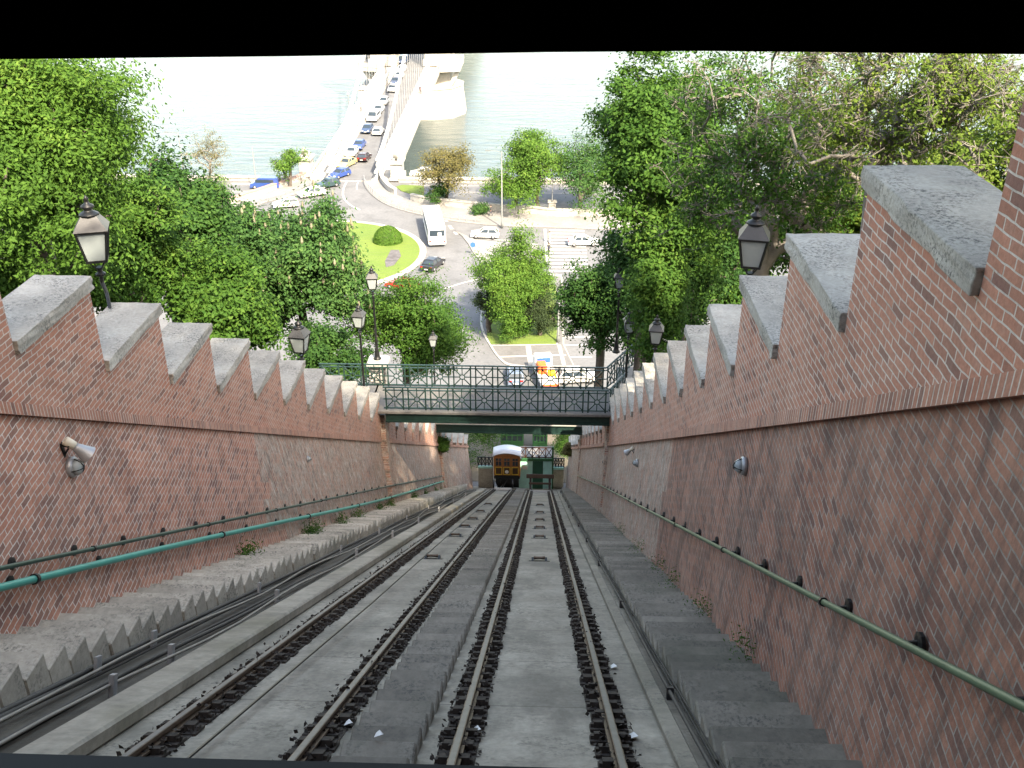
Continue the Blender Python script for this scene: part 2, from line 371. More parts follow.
def make_tree(name, label, base, crown_c, rad, leaf, nleaf, L=.28, W=None, seed=1, lobes=14, clumps=160, bark='bark',
              trunk_r=.3, clump_r=.16, candles=0, group=None, fill=.75, show_twigs=True, upb=.6, bushy=False, cat='tree', flat=1.0, limbs=110, twigs=0):
    nleaf = int(nleaf * 1.75); L *= .72; W = W * .75 if W else None; clumps = int(clumps * 1.35); clump_r *= .88
    rng = np.random.default_rng(seed); base = Vector(base); cc = np.array(crown_c) - np.array(base); rad = np.array(rad, float) * 1.17
    root = thing(name, label, cat, base, 0, group)
    # lobes
    lc = rng.normal(size=(lobes, 3)); lc /= np.linalg.norm(lc, axis=1, keepdims=True)
    lc[:, 2] = np.where(lc[:, 2] < -.55, -lc[:, 2] * .5, lc[:, 2])
    lc *= rng.uniform(.35, .78, (lobes, 1)); lr = rng.uniform(.26, .5, lobes)
    k = rng.integers(0, lobes, clumps); d = rng.normal(size=(clumps, 3)); d /= np.linalg.norm(d, axis=1, keepdims=True)
    cl = lc[k] + d * (lr[k] * rng.uniform(.45, 1.0, clumps))[:, None]
    q = np.linalg.norm(cl, axis=1); cl[q > 1.04] *= (1.04 / q[q > 1.04])[:, None]
    cw = cc + cl * rad
    # leaves
    ki = rng.integers(0, clumps, nleaf); rr = clump_r * rad.mean()
    off = rng.normal(size=(nleaf, 3)) * rr * rng.uniform(.6, 1.25, clumps)[ki][:, None] * np.array([1, 1, .62 * flat])
    cen = cw[ki] + off
    out = (cen - cc) / rad; nor = out * .5 + off / rr * .25 + rng.normal(size=(nleaf, 3)) * .55 + np.array([0, 0, upb])
    leaf_object('crown', cen, nor, L, W or L * .55, GREEN[leaf], root, rng)
    if candles:
        ci = rng.integers(0, clumps, candles); dirn = cl[ci].copy(); dirn[:, 2] = np.abs(dirn[:, 2]) + .15
        dirn /= np.linalg.norm(dirn, axis=1, keepdims=True); P = cw[ci] + dirn * rr * 1.1 + rng.normal(size=(candles, 3)) * rr * .5
        mb = MB()
        for p in P:
            h = rng.uniform(.3, .5); mb.lathe([(.02, -.1), (.1, .04), (.07, h * .6), (.012, h)], p, 5)
        mb.build('blossoms', GREEN['candle'], root)['kind'] = 'stuff'
    if bushy: return root
    # limbs: every clump is joined to the nearest node already joined
    fork = Vector((cc[0] * .55, cc[1] * .55, max(cc[2] - rad[2] * .75, .35 * cc[2])))
    nodes = [Vector((0, 0, -.3)), Vector((cc[0] * .12 + rng.normal() * .1, cc[1] * .12, fork.z * .5)), fork]; par = [-1, 0, 1]
    mid = Vector((cc[0], cc[1], cc[2] - rad[2] * .25)); nodes.append(mid); par.append(2)
    nb = min(clumps, limbs); sel = rng.choice(clumps, nb, replace=False)
    order = sorted(sel, key=lambda i: np.linalg.norm(cw[i] - np.array(fork)))
    for i in order:
        p = Vector(cw[i]); best = min(range(2, len(nodes)), key=lambda j: (nodes[j] - p).length + .25 * (nodes[j] - fork).length)
        a = nodes[best]; m = a.lerp(p, .55) + Vector((rng.normal() * .06, rng.normal() * .06, .10)) * (a - p).length
        nodes.append(m); par.append(best); nodes.append(p); par.append(len(nodes) - 2)
    load = [1.0] * len(nodes)
    for j in range(len(nodes) - 1, 0, -1): load[par[j]] += load[j]
    mx = load[0]; mb = MB()
    rj = [max(.012, trunk_r * (l / mx) ** .5) for l in load]
    for j in range(1, len(nodes)):
        a = par[j]; big = rj[j] > .05
        mb.tube([nodes[a], nodes[j]], [min(rj[a], rj[j] * 1.5) if a > 2 else rj[a], rj[j]], 7 if big else 4, False)
    for i in range(twigs):
        k_ = int(rng.integers(0, len(cw))); p = Vector(cw[k_]); o_ = Vector(rng.normal(size=3)); o_.normalize(); o_ = (o_ + (p - Vector(cc)).normalized() * .8 + Vector((0, 0, .25))).normalized()
        L_ = rng.uniform(.35, 1.1) * rr * 3.2; a = p - o_ * L_ * .6; b_ = p + o_ * L_ * .5; m = a.lerp(b_, .5) + Vector(rng.normal(size=3)) * L_ * .09
        mb.tube([a, m, b_], [.016, .011, .005], 3, False)
        for t_ in (.35, .6, .8):
            c_ = a.lerp(b_, t_); d_ = (o_ + Vector(rng.normal(size=3)) * .6).normalized(); mb.tube([c_, c_ + d_ * L_ * .35], [.008, .004], 3, False)
    mb.build('trunk', M[bark], root, True); return root

def hill(Y): return max(0.0, 47.4 - .6009 * Y)

# ================================================================== SETTING
# ground of the square and the far bank, one big sheet each
RV0, RV1 = 168.0, 520.0
mb = MB(); mb.add([(-900, 66, -.02), (900, 66, -.02), (900, RV0, -.02), (-900, RV0, -.02)], [(0, 1, 2, 3)])
struct(mb.build('square_ground', M['asphalt']))
mb = MB(); mb.add([(-3000, RV0 - 1, -8), (3000, RV0 - 1, -8), (3000, RV1 + 1, -8), (-3000, RV1 + 1, -8)], [(0, 1, 2, 3)])
struct(mb.build('river_water', M['water']))
mb = MB(); mb.add([(-5000, RV1, -1), (5000, RV1, -1), (5000, 8000, -1), (-5000, 8000, -1)], [(0, 1, 2, 3)])
mb.add([(-5000, RV1, -9), (5000, RV1, -9), (5000, RV1, -1), (-5000, RV1, -1)], [(0, 1, 2, 3)])
struct(mb.build('far_bank_ground', M['pave']))
# quay wall along the water
for xa, xb, lab in ((-900, -41.6, 'long pale stone embankment wall along the river, left of the bridge'), (-25.0, 800, 'long pale stone embankment wall along the river, right of the bridge')):
    mb = MB(); mb.box(((xa + xb) / 2, RV0, -4.0), (xb - xa, .8, 8.9)); mb.box(((xa + xb) / 2, RV0, .62), (xb - xa, 1.1, .3))
    tag(mb.build('embankment_wall', M['stone'], None, bevel=.05), lab, 'wall')

# hillsides on both sides of the cutting
def hillside(x0, x1, nm):
    nx, ny = 24, 60; vs = []; fs = []
    for j in range(ny + 1):
        Y = lerp(-60, 82, j / ny)
        for i in range(nx + 1):
            x = lerp(x0, x1, i / nx); ed = min(1, min(abs(x - x0), abs(x - x1)) / 3)
            vs.append((x, Y, max(-.3, 47.4 - .6009 * Y) + noise.noise((x * .15, Y * .15, 3)) * .7 * ed - .25))
    for j in range(ny):
        for i in range(nx):
            a = j * (nx + 1) + i; fs.append((a, a + 1, a + nx + 2, a + nx + 1))
    m_ = MB(); m_.add(vs, fs); o = struct(m_.build(nm, M['soil'], None, True))
    return o
hillside(-110, -7.9, 'hillside_ground'); hillside(3.9, 110, 'hillside_ground')
rng = np.random.default_rng(5)
for (x0, x1) in ((-30, -8.3), (4.4, 30)):
    n = 60000; x = rng.uniform(x0, x1, n); Y = rng.uniform(2, 84, n)
    z = np.maximum(0, 47.4 - .6009 * Y) + np.abs(rng.normal(size=n)) * .35 - .1
    o = leaf_object('undergrowth', np.stack([x, Y, z], 1), rng.normal(size=(n, 3)) * .6 + np.array([0, -.3, 1]), .34, .2, GREEN['hill'], None, rng)
    tag(o, 'low green undergrowth covering the slope ' + ('left of the brick walls' if x0 < 0 else 'right of the brick walls'), 'undergrowth', None, 'stuff')

# ------------------------------------------------------------------ the incline between the walls
S0, S1 = -3.0, 77.5
BED = -.16
mb = MB()
mb.slab(-7.6, 3.6, S0, 88, -.9, BED)                       # bed
struct(mb.build('incline_bed', M['bed']))
mb = MB(); mb.slab(-4.56, -4.1, S0, 76.5, BED + .004, .02)       # curb beside the cable channel
struct(mb.build('channel_kerb', M['curb'], None, bevel=.03))
mb = MB(); mb.slab(1.28, 1.46, S0, 78, BED + .004, -.06)
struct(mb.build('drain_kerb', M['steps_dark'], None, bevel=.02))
def stair_profile(x0, x1, s0, s1, pitch, top, m, name, wob=.0):
    mb = MB(); k = 0; s = s0; rr = random.Random(len(name) + int(x0 * 10))
    while s < s1:
        a = T(x0, s, top); b = T(x0, s + pitch, top); zt = a.z + rr.uniform(-.012, .012)
        e0 = rr.uniform(-wob, wob)
        low = T(x0, s + pitch, BED - .05).z
        mb.box(((x0 + e0 + x1) / 2, (a.y + b.y) / 2, (zt + low) / 2), (x1 - x0 - e0, b.y - a.y - .004, zt - low))
        s += pitch
    return struct(mb.build(name, m, None, bevel=.018))
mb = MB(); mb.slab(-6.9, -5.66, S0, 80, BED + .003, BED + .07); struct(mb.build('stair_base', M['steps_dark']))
# stairs: their treads lie level
def stair_x(xa, xb, s0, s1, pitch, top, m, name, wob=.02):
    mb = MB(); s = s0; rr = random.Random(int(xa * 31)); 
    while s < s1:
        a = T(0, s, top); b = T(0, s + pitch, top); zt = a.z + rr.uniform(-.01, .01); low = a.z - pitch * SN - .5
        l = xa + rr.uniform(-wob, wob); r_ = xb + rr.uniform(-wob, wob)
        ch = .02
        mb.hexa([(l, a.y, low), (r_, a.y, low), (r_, b.y, low), (l, b.y, low), (l, a.y, zt), (r_, a.y, zt), (r_, b.y - .003, zt), (l, b.y - .003, zt)])
        s += pitch
    return struct(mb.build(name, m, None, bevel=ch))
stair_x(-6.85, -5.62, S0, 79, .54, .10, M['steps'], 'stairs')
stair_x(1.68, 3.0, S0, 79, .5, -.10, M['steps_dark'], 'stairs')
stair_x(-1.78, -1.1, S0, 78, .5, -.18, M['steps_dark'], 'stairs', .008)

# ------------------------------------------------------------------ retaining walls with stepped tops
CAPT = .21
def side_wall(sign, label, segs, Xu, Xb, far0, pitch, tops, lowmats):
    """one section of wall: battered lower part, string course, upper part stepped, copings"""
    s0, s1 = segs; root = thing('retaining_wall', label, 'wall', (0, 0, 0))
    NS, NT = 3.10, 3.26                # string bottom / top over rail (square to the slope)
    xu = Xu; rr = random.Random(int(s0 * 7 + sign))
    # lower wall, a grid so that its face is a little uneven
    ns = max(6, int((s1 - s0) / .8)); nh = 8; vs = []; fs = []
    xb0, xb1 = Xb
    for j in range(nh + 1):
        t = j / nh
        for i in range(ns + 1):
            s = lerp(s0, s1, i / ns); xb = lerp(xb0, xb1, i / ns); xt = lerp(Xu[0], Xu[1], i / ns) - sign * .0
            h = lerp(BED - .1, NS, t); x = lerp(xb, xt, t)
            P = T(x, s, h); P.x += noise.noise(P * .9) * .035 + noise.noise(P * .3) * .05 * (1 - t)
            vs.append(P)
    for j in range(nh):
        for i in range(ns):
            a = j * (ns + 1) + i; q = (a, a + 1, a + ns + 2, a + ns + 1)
            fs.append(q if sign < 0 else q[::-1])
    # thickness: end caps and back
    o = len(vs)
    for (s, xt) in ((s0, Xu[0]), (s1, Xu[1])):
        for h in (BED - .1, NS): vs.append(T(xt + sign * .9, s, h))
    r0 = [j * (ns + 1) for j in range(nh + 1)]; r1 = [j * (ns + 1) + ns for j in range(nh + 1)]
    fs += [tuple(r0 + [o + 1, o]), tuple(r1 + [o + 3, o + 2]), (o, o + 1, o + 3, o + 2), tuple([nh * (ns + 1) + i for i in range(ns + 1)] + [o + 3, o + 1])]
    mb = MB(); mb.add(vs, fs)
    sp_ = lowmats[1] if len(lowmats) > 1 else 1e9
    for fi in range(ns * nh):
        i = fi % ns; j = fi // ns; sm = lerp(s0, s1, (i + .5) / ns)
        if sm + (j - 4) * .2 + noise.noise((sm * .7, j * .6, 2)) * 1.2 > sp_: mb.m[fi] = 1
    mb.build('lower_wall', [M['brick_low' if sign < 0 else 'brick_low_shaded'], M['brick_stained']], root)
    # string course
    mb = MB(); nb = int((s1 - s0) / 2)
    for i in range(nb):
        a, b = lerp(s0, s1, i / nb), lerp(s0, s1, (i + 1) / nb)
        xa = lerp(Xu[0], Xu[1], i / nb) - sign * .085; xc = lerp(Xu[0], Xu[1], (i + 1) / nb) - sign * .085
        A = [T(xa, a, NS), T(xa + sign * .3, a, NS), T(xc + sign * .3, b, NS), T(xc, b, NS), T(xa, a, NT), T(xa + sign * .3, a, NT), T(xc + sign * .3, b, NT), T(xc, b, NT)]
        mb.hexa(A)
    mb.build('string_course', M['soldier'], root)
    # upper wall in level-topped steps
    mb = MB(); k0 = int(math.floor((s0 - far0) / pitch)) - 1; caps = []
    for k in range(k0, k0 + 60):
        sf = far0 + pitch * k - (.28 if sign > 0 and k < 0 else 0); sn = far0 + pitch * (k - 1) - (.28 if sign > 0 and k < 1 else 0)
        Pf = T(0, sf, tops); Pn = T(0, sn, tops); z = Pf.z - CAPT
        # world level: the step runs from Y of the last far edge to this far edge
        y0, y1 = Pn.y + .03, Pf.y
        ymin, ymax = T(0, s0, 4).y, T(0, s1, 4).y
        if y1 < ymin + .2 or y0 > ymax - .4: continue
        y0 = max(y0 - .03, ymin); y1 = min(y1, ymax)
        fr = (0.5 * (y0 + y1) - ymin) / (ymax - ymin); x = lerp(Xu[0], Xu[1], fr)
        # bottom follows the string top
        def zb(y): 
            # height of line h=NT+.002 at that Y
            n = NT + .002 - EYE; s = (y - n * SN) / CS; return H - s * SN + n * CS
        xo = x + sign * .8; xs = sorted((x, xo))
        mb.hexa([(xs[0], y0, zb(y0)), (xs[1], y0, zb(y0)), (xs[1], y1, zb(y1)), (xs[0], y1, zb(y1)),
                 (xs[0], y0, z), (xs[1], y0, z), (xs[1], y1, z), (xs[0], y1, z)])
        caps.append((x, y0, y1, z))
    mb.build('upper_wall', M['brick'], root)
    for (x, y0, y1, z) in caps:
        bm = bmesh.new(); bmesh.ops.create_cube(bm, size=1)
        ya, yb = y0 + .012, y1 + .05; xs = sorted((x - sign * .07, x + sign * .88))
        bmesh.ops.subdivide_edges(bm, edges=bm.edges[:], cuts=9, use_grid_fill=True)
        cz = z + CAPT / 2 + .003
        sd_ = rr.random() * 50
        for v in bm.verts:
            v.co = Vector(((xs[0] + xs[1]) / 2 + v.co.x * (xs[1] - xs[0]), (ya + yb) / 2 + v.co.y * (yb - ya), cz + v.co.z * CAPT))
            n = noise.noise_vector(v.co * 4 + Vector((sd_, 0, 0))); e = v.co.z > z + .01
            n2 = noise.noise_vector(v.co * 13); v.co += Vector((n.x * .022 + n2.x * .02, n.y * .02 + n2.y * .018, (n.z * .008 + n2.z * .006) if e else n2.z * .022))
        me = bpy.data.meshes.new('coping'); bm.to_mesh(me); bm.free(); me.materials.append(M['coping'])
        c = bpy.data.objects.new('coping', me); C.objects.link(c); c.parent = root
        b = c.modifiers.new('bevel', 'BEVEL'); b.width = .015; b.segments = 2; b.limit_method = 'ANGLE'; b.angle_limit = R(50)
    return root
XL, XR = -7.28, 3.08
side_wall(-1, 'nearest left brick retaining wall with stepped stone coping, horn loudspeaker on it', (-3, 45.2), (XL, XL), (-6.62, -6.62), 15.6, 2.9, 5.38, ('a', 25.5))
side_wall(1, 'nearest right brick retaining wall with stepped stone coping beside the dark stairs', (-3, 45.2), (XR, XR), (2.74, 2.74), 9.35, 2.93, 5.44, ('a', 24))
side_wall(-1, 'left stained brick wall section between the two footbridges', (46.6, 67.0), (-7.15, -6.9), (-6.62, -6.3), 48.2, 2.9, 5.2, ('a', 10))
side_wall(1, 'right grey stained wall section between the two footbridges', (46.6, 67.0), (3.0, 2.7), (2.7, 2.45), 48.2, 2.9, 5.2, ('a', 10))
side_wall(-1, 'farthest left brick wall section beyond the second footbridge, beside the lower car', (68.4, 81.0), (-6.75, -5.9), (-6.2, -5.35), 70.2, 2.9, 4.7, ('a', 10))
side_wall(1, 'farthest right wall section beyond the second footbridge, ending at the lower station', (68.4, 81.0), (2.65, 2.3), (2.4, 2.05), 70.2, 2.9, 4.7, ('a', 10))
# sloping buttress piers where the sections end
def pier_buttress(sign, s, xb, xt, label):
    mb = MB(); a, b = s - .42, s + .42
    mb.hexa([T(xb - sign * .05, a, BED), T(xb + sign * 1.2, a, BED), T(xb + sign * 1.2, b, BED), T(xb - sign * .05, b, BED),
             T(xt - sign * .04, a, 4.35), T(xt + sign * 1.0, a, 4.35), T(xt + sign * 1.0, b, 4.35), T(xt - sign * .04, b, 4.35)])
    tag(mb.build('buttress', M['brick_stained'], None, bevel=.04), label, 'buttress', 'sloping buttresses under the footbridges')
pier_buttress(-1, 45.9, -6.62, -7.2, 'sloping grey buttress under the left end of the near footbridge')
pier_buttress(1, 45.9, 2.74, 3.05, 'sloping grey buttress under the right end of the near footbridge')
pier_buttress(-1, 67.7, -6.3, -6.85, 'sloping grey buttress under the left end of the far footbridge')
pier_buttress(1, 67.7, 2.45, 2.7, 'sloping grey buttress under the right end of the far footbridge')

# ------------------------------------------------------------------ rails with their chairs
chm = MB(); chm.slab(-.185, .185, -.13, .13, -.155, -.125)
for sx in (-1, 1):
    chm.slab(sx * .1 - .05, sx * .1 + .05, -.06, .06, -.125, -.065)
    chm.slab(sx * .15 - .03, sx * .15 + .03, -.04, .04, -.125, -.09)
rnd_ = random.Random(12)
O0 = T(0, 0, 0); chm.v = [tuple(Vector(p) - O0) for p in chm.v]
ch_me = chm.build('rail_chair', M['chair']); chair_mesh = ch_me.data; bpy.data.objects.remove(ch_me)
for X, lab in ((-3.58, 'outer rail of the left track, beside the cable channel'), (-2.12, 'inner rail of the left track, beside the middle stair strip'),
               (-.735, 'left rail of the right track, passing below the viewer'), (.755, 'right rail of the right track, nearest the right wall')):
    mb = MB()
    mb.slab(X - .062, X + .062, S0, S1, -.098, -.075); mb.slab(X - .012, X + .012, S0, S1, -.075, -.04)
    mb.slab(X - .036, X + .036, S0, S1, -.04, -.004)
    mb.mi = 1; mb.slab(X - .027, X + .027, S0, S1, -.004, 0)
    r_ = tag(mb.build('steel_rail', [M['rail'], M['railtop']]), lab, 'rail', 'funicular rails')
    gm = MB(); n_ = 90
    for i in range(n_): gm.slab(X - .15 - rnd_.uniform(0, .06), X + .15 + rnd_.uniform(0, .06), lerp(S0, S1, i / n_), lerp(S0, S1, (i + 1) / n_), -.1585, -.152 + rnd_.uniform(0, .002))
    gm.build('grease_strip', M['chair'], r_)
    s = 5.0; k = 0; rest = MB(); rr = random.Random(int(X * 100))
    while s < S1 - .3:
        sx = rr.uniform(-.02, .02)
        if k < 100:
            o = bpy.data.objects.new('rail_chair', chair_mesh); C.objects.link(o); o.parent = r_
            o.location = T(X + sx, s, 0) - O0 + O0; o.rotation_euler = (0, 0, 0); o.scale = (rr.uniform(.95, 1.15), rr.uniform(.9, 1.15), 1)
        else:
            rest.slab(X - .21, X + .21, s - .11, s + .11, -.155, -.06)
        s += .43; k += 1
    rest.build('rail_chair', M['chair'], r_)['kind'] = 'stuff'

# rope rollers
def roller(X, s, label):
    root = thing('rope_roller', label, 'roller', T(X, s, BED), 0, 'rope rollers between the rails')
    root.rotation_euler = (-SL, 0, 0)
    mb = MB()
    for sx in (-1, 1):
        mb.hexa([(sx * .2 - .03, -.2, 0), (sx * .2 + .03, -.2, 0), (sx * .2 + .03, .2, 0), (sx * .2 - .03, .2, 0),
                 (sx * .2 - .03, -.06, .2), (sx * .2 + .03, -.06, .2), (sx * .2 + .03, .06, .2), (sx * .2 - .03, .06, .2)])
    mb.box((0, 0, .015), (.62, .34, .03)); mb.build('frame', M['iron'], root); root.scale = (.9, .9, .48)
    mb = MB(); mb.lathe([(.05, -.17), (.1, -.16), (.075, -.05), (.075, .05), (.1, .16), (.05, .17)], (0, 0, .17), 10, Matrix.Rotation(R(90), 3, 'Y'))
    mb.build('wheel', M['rail'], root, True)
nth = ['nearest', 'second nearest', 'third nearest', 'fourth nearest', 'fifth nearest', 'farthest']
for k, s in enumerate((27.0, 34.2, 38.5, 43.0, 48.5, 55.5)):
    roller(-2.85, s, nth[k] + ' rope roller on the left track, under the haul rope')
    roller(.01, s, nth[k] + ' rope roller on the right track, without a rope')
mb = MB(); mb.tube([T(-3.22, -2, -.1), T(-3.12, 8, -.09), T(-2.98, 18, -.03), T(-2.85, 27, .1), T(-2.85, 55, .1), T(-2.85, 77.5, .3)], .016, 6)
tag(mb.build('haul_rope', M['iron']), 'thin dark steel haul rope running down the left track', 'rope')

# cable channel
mb = MB(); mb.slab(-5.64, -4.57, S0, 77, BED + .002, BED + .012)
struct(mb.build('channel_floor', concrete('channel_grime', (.035, .031, .026), (.085, .075, .06), scale=2, per_piece=0)))
ct = thing('cable_bundle', 'bundle of black and grey cables in the channel beside the left stairs', 'cables', (0, 0, 0))
rr = random.Random(3)
for k in range(7):
    x = -5.45 + k * .125; path = []
    for i in range(56):
        s = -3 + i * 1.45
        path.append(T(x + math.sin(s * .35 + k * 1.7) * (.05 if k % 3 != 2 else .13 * math.sin(s * .21 + k)), s, BED + .05 + (.10 if k in (2,) else 0.04 * (k % 3)) + math.sin(s * .8 + k) * .02))
    MB().tube(path, .03 if k in (0, 4) else .02, 6).build('cable', M['cable_pale' if k in (2, 5) else 'cable'], ct, True)
mb = MB(); mb.tube([T(-5.52, s, BED + .10 + math.sin(s * .5) * .01) for s in np.arange(-3, 78, 3.)], .035, 8)
mb.build('conduit', M['cable'], ct, True)
for s in (12.4, 14.2, 19.5, 27.5, 34, 41, 49, 57, 66):
    mb = MB(); mb.slab(-5.44, -5.40, s - .07, s + .07, BED, BED + .26); mb.build('bracket', M['steelgray'], ct)
    mb = MB(); mb.slab(-4.85, -4.79, s - 1.0, s - .9, BED, BED + .26); mb.build('bracket', M['steelgray'], ct)
mb = MB(); mb.tube([T(1.56 + math.sin(s * .4) * .01, s, BED + .10) for s in np.arange(-3, 78, 2.)], .024, 8)
for s in np.arange(-2, 78, 7.0): mb.slab(1.52, 1.60, s - .04, s + .04, BED, BED + .14)
tag(mb.build('conduit_pipe', M['cable'], None), 'dark conduit pipe running along the foot of the right stairs', 'pipe')
mb = MB()
for k in range(3): mb.tube([T(1.60 + k * .03 + math.sin(s * .6 + k) * .012, s, BED + .03 + .03 * k) for s in np.arange(-3, 78, 1.6)], .012, 5)
tag(mb.build('loose_cables', M['cable'], None), 'thin black cables lying beside the conduit on the right', 'cables')

# pipes and handrails along the walls
def wallx(sign, h, s=0):
    t = (h - BED + .1) / (3.10 - BED + .1)
    return lerp(-6.62, XL, t) if sign < 0 else lerp(2.74, XR, t)
def wall_rail(name, label, sign, h, r_, mat, gap, every, cat, hs=None, bracket=True, s_end=66):
    root = thing(name, label, cat, (0, 0, 0)); path = []
    for i in range(60):
        s = -2 + (s_end + 2) * i / 59; hh = h + (hs(s) if hs else 0)
        sh = 0 if s < 46 else (s - 46) / 20 * (.3 * (1 if sign < 0 else -1))
        path.append(T(wallx(sign, hh) - sign * gap + sh, s, hh))
    MB().tube(path, r_, 10).build('pipe', mat, root, True)
    if bracket:
        s = 2.5; k = 0
        while s < s_end:
            hh = h + (hs(s) if hs else 0); sh = 0 if s < 46 else (s - 46) / 20 * (.3 * (1 if sign < 0 else -1))
            x = wallx(sign, hh) + sh; p = T(x, s, hh); q = T(x - sign * gap, s, hh)
            mb = MB(); mb.lathe([(.085, 0), (.085, .03), (.05, .04)], p, 10, Matrix.Rotation(R(90) * -sign, 3, 'Y'))
            mb.tube([p, q + Vector((0, 0, -.02))], .022, 6)
            mb.build('bracket', M['iron'], root)
            if k % 3 == 1: MB().tube([T(x - sign * gap, s + .3, hh), T(x - sign * gap, s + .36, hh)], r_ * 1.4, 10).build('collar', M['iron'], root)
            s += every; k += 1
    return root
wall_rail('handrail', 'dark green pipe handrail on brackets along the left brick wall', -1, 1.14, .034, M['pipe_dark'], .16, 1.75, 'handrail')
wall_rail('water_pipe', 'thick bright teal pipe running along the left brick wall below the handrail', -1, .84, .054, M['pipe_teal'], .17, 2.6, 'pipe', lambda s: 0.10 * math.sin(s * .11) - .002 * s)
wall_rail('handrail', 'olive green pipe handrail on brackets along the right brick wall', 1, 1.31, .032, M['pipe_olive'], .16, 1.75, 'handrail', lambda s: -.0 * s)

# ------------------------------------------------------------------ horn speakers and bulkhead lamps on the walls
def horn(p, sign, label, sc=1.0, yaw=0):
    root = thing('loudspeaker', label, 'loudspeaker', p, yaw, 'horn loudspeakers on the walls')
    d = Vector((-sign * .62, .25, -.75)).to_track_quat('Z', 'Y').to_matrix()   # out from the wall and down
    base = Vector((-sign * .16, -.05, .2))
    mb = MB(); mb.lathe([(.06, -.14), (.085, -.13), (.085, .06), (.07, .07)], base, 14, d); mb.build('driver', plain('cream_plastic', (.62, .57, .46), .5, var=.05), root, True)
    mb = MB(); mb.lathe([(.07, .07), (.09, .12), (.12, .22), (.175, .38), (.178, .385), (.165, .38), (.11, .22), (.06, .1)], base, 18, d); mb.build('horn', M['steelgray'], root, True)
    mb = MB(); mb.bar((0, -.1, -.02), base, .03, .03); mb.bar((0, -.1, .2), base + Vector((0, -.1, 0)), .03, .02); mb.box((-sign * .01, -.1, .1), (.03, .08, .3)); mb.build('bracket', M['iron'], root)
    root.scale = (sc,) * 3; return root
def bulkhead(p, sign, label, sc=1.0):
    root = thing('wall_lamp', label, 'wall lamp', p, 0, 'round wall lamps')
    rm = Matrix.Rotation(R(-90) * sign, 3, 'Y')
    mb = MB(); mb.lathe([(.14, 0), (.14, .06), (.11, .08)], (0, 0, 0), 16, rm); mb.build('housing', M['steelgray'], root, True)
    mb = MB(); mb.lathe([(.108, .07), (.1, .12), (.07, .16), (.02, .175)], (0, 0, 0), 16, rm); mb.build('lens', M['milky'], root, True)
    mb = MB()
    for a in (0, 90):
        c_, s_ = math.cos(R(a)), math.sin(R(a))
        mb.tube([rm @ Vector((x * c_, x * s_, .075 + .115 * (1 - (x / .125) ** 2))) for x in np.linspace(-.125, .125, 9)], .008, 5)
    mb.build('guard', M['iron'], root, True); root.scale = (sc,) * 3; return root
def on_wall(px, py, sign):
    for _ in range(1):
        X = wallx(sign, 2.4); p = atX(px, py, X)
        n = (Vector((p.y, p.z - H)) @ Vector((SN, CS))) + EYE; X = wallx(sign, n); p = atX(px, py, X - sign * .0)
    return p
horn(on_wall(66, 452, -1), -1, 'grey horn loudspeaker with cream back high on the left brick wall', .82)
bulkhead(on_wall(70, 467, -1), -1, 'round caged wall lamp under the horn loudspeaker on the left wall', 1.15)
bulkhead(on_wall(746, 466, 1), 1, 'round grey wall lamp on the right brick wall, nearest the viewer', 1.0)
horn(on_wall(634, 452, 1), 1, 'grey horn loudspeaker on the stained right wall near the bridge', .62)
bulkhead(on_wall(638, 463, 1), 1, 'small round wall lamp just below the right wall loudspeaker', .9)
bulkhead(on_wall(307, 459, -1), -1, 'small pale wall lamp on the stained left wall', .7)
bulkhead(on_wall(606, 462, 1), 1, 'small wall lamp on the right wall under the near footbridge', .9)

# ------------------------------------------------------------------ lanterns
def lantern_parts(root, z=0, k=1.0):
    """four-sided street lantern, its foot at z"""
    mb = MB()
    mb.lathe([(.05, 0), (.085, .02), (.085, .05), (.045, .08), (.04, .12), (.07, .14), (.07, .16)], (0, 0, z), 10)
    for sx in (-1, 1):
        for sy in (-1, 1): mb.bar((sx * .045, sy * .045, z + .15), (sx * .13, sy * .13, z + .30), .018)
    z0, z1 = z + .30, z + .82; a, b = .15, .235
    for sx in (-1, 1):
        for sy in (-1, 1): mb.bar((sx * a, sy * a, z0), (sx * b, sy * b, z1), .03)
        for zz, q in ((z0, a), (z1, b)):
            mb.bar((sx * q, -q - .015, zz), (sx * q, q + .015, zz), .035); mb.bar((-q - .015, sx * q, zz), (q + .015, sx * q, zz), .035)
    mb.box((0, 0, z0 - .012), (2 * a, 2 * a, .02)); mb.build('frame', M['iron'], root)
    mb = MB(); e = .012
    mb.hexa([(-a + e, -a + e, z0 + .01), (a - e, -a + e, z0 + .01), (a - e, a - e, z0 + .01), (-a + e, a - e, z0 + .01),
             (-b + e, -b + e, z1 - .01), (b - e, -b + e, z1 - .01), (b - e, b - e, z1 - .01), (-b + e, b - e, z1 - .01)])
    mb.build('glass', M['milky'], root)
    mb = MB(); c = .12; z2 = z1 + .24; b2 = b + .03
    mb.hexa([(-b2, -b2, z1 + .02), (b2, -b2, z1 + .02), (b2, b2, z1 + .02), (-b2, b2, z1 + .02), (-c, -c, z2), (c, -c, z2), (c, c, z2), (-c, c, z2)])
    rf = mb.build('roof', plain('lantern_roof', (.06, .062, .066), .4, .2, var=.2) if 'lroof' not in M else M['lroof'], root); M['lroof'] = rf.data.materials[0]
    mb = MB(); mb.lathe([(.17, z2), (.15, z2 + .03), (.09, z2 + .06), (.06, z2 + .09), (.11, z2 + .13), (.1, z2 + .16), (.045, z2 + .19), (.03, z2 + .24), (.045, z2 + .26), (.02, z2 + .3), (.005, z2 + .33)], (0, 0, 0), 10)
    mb.build('finial', M['iron'], root, True)
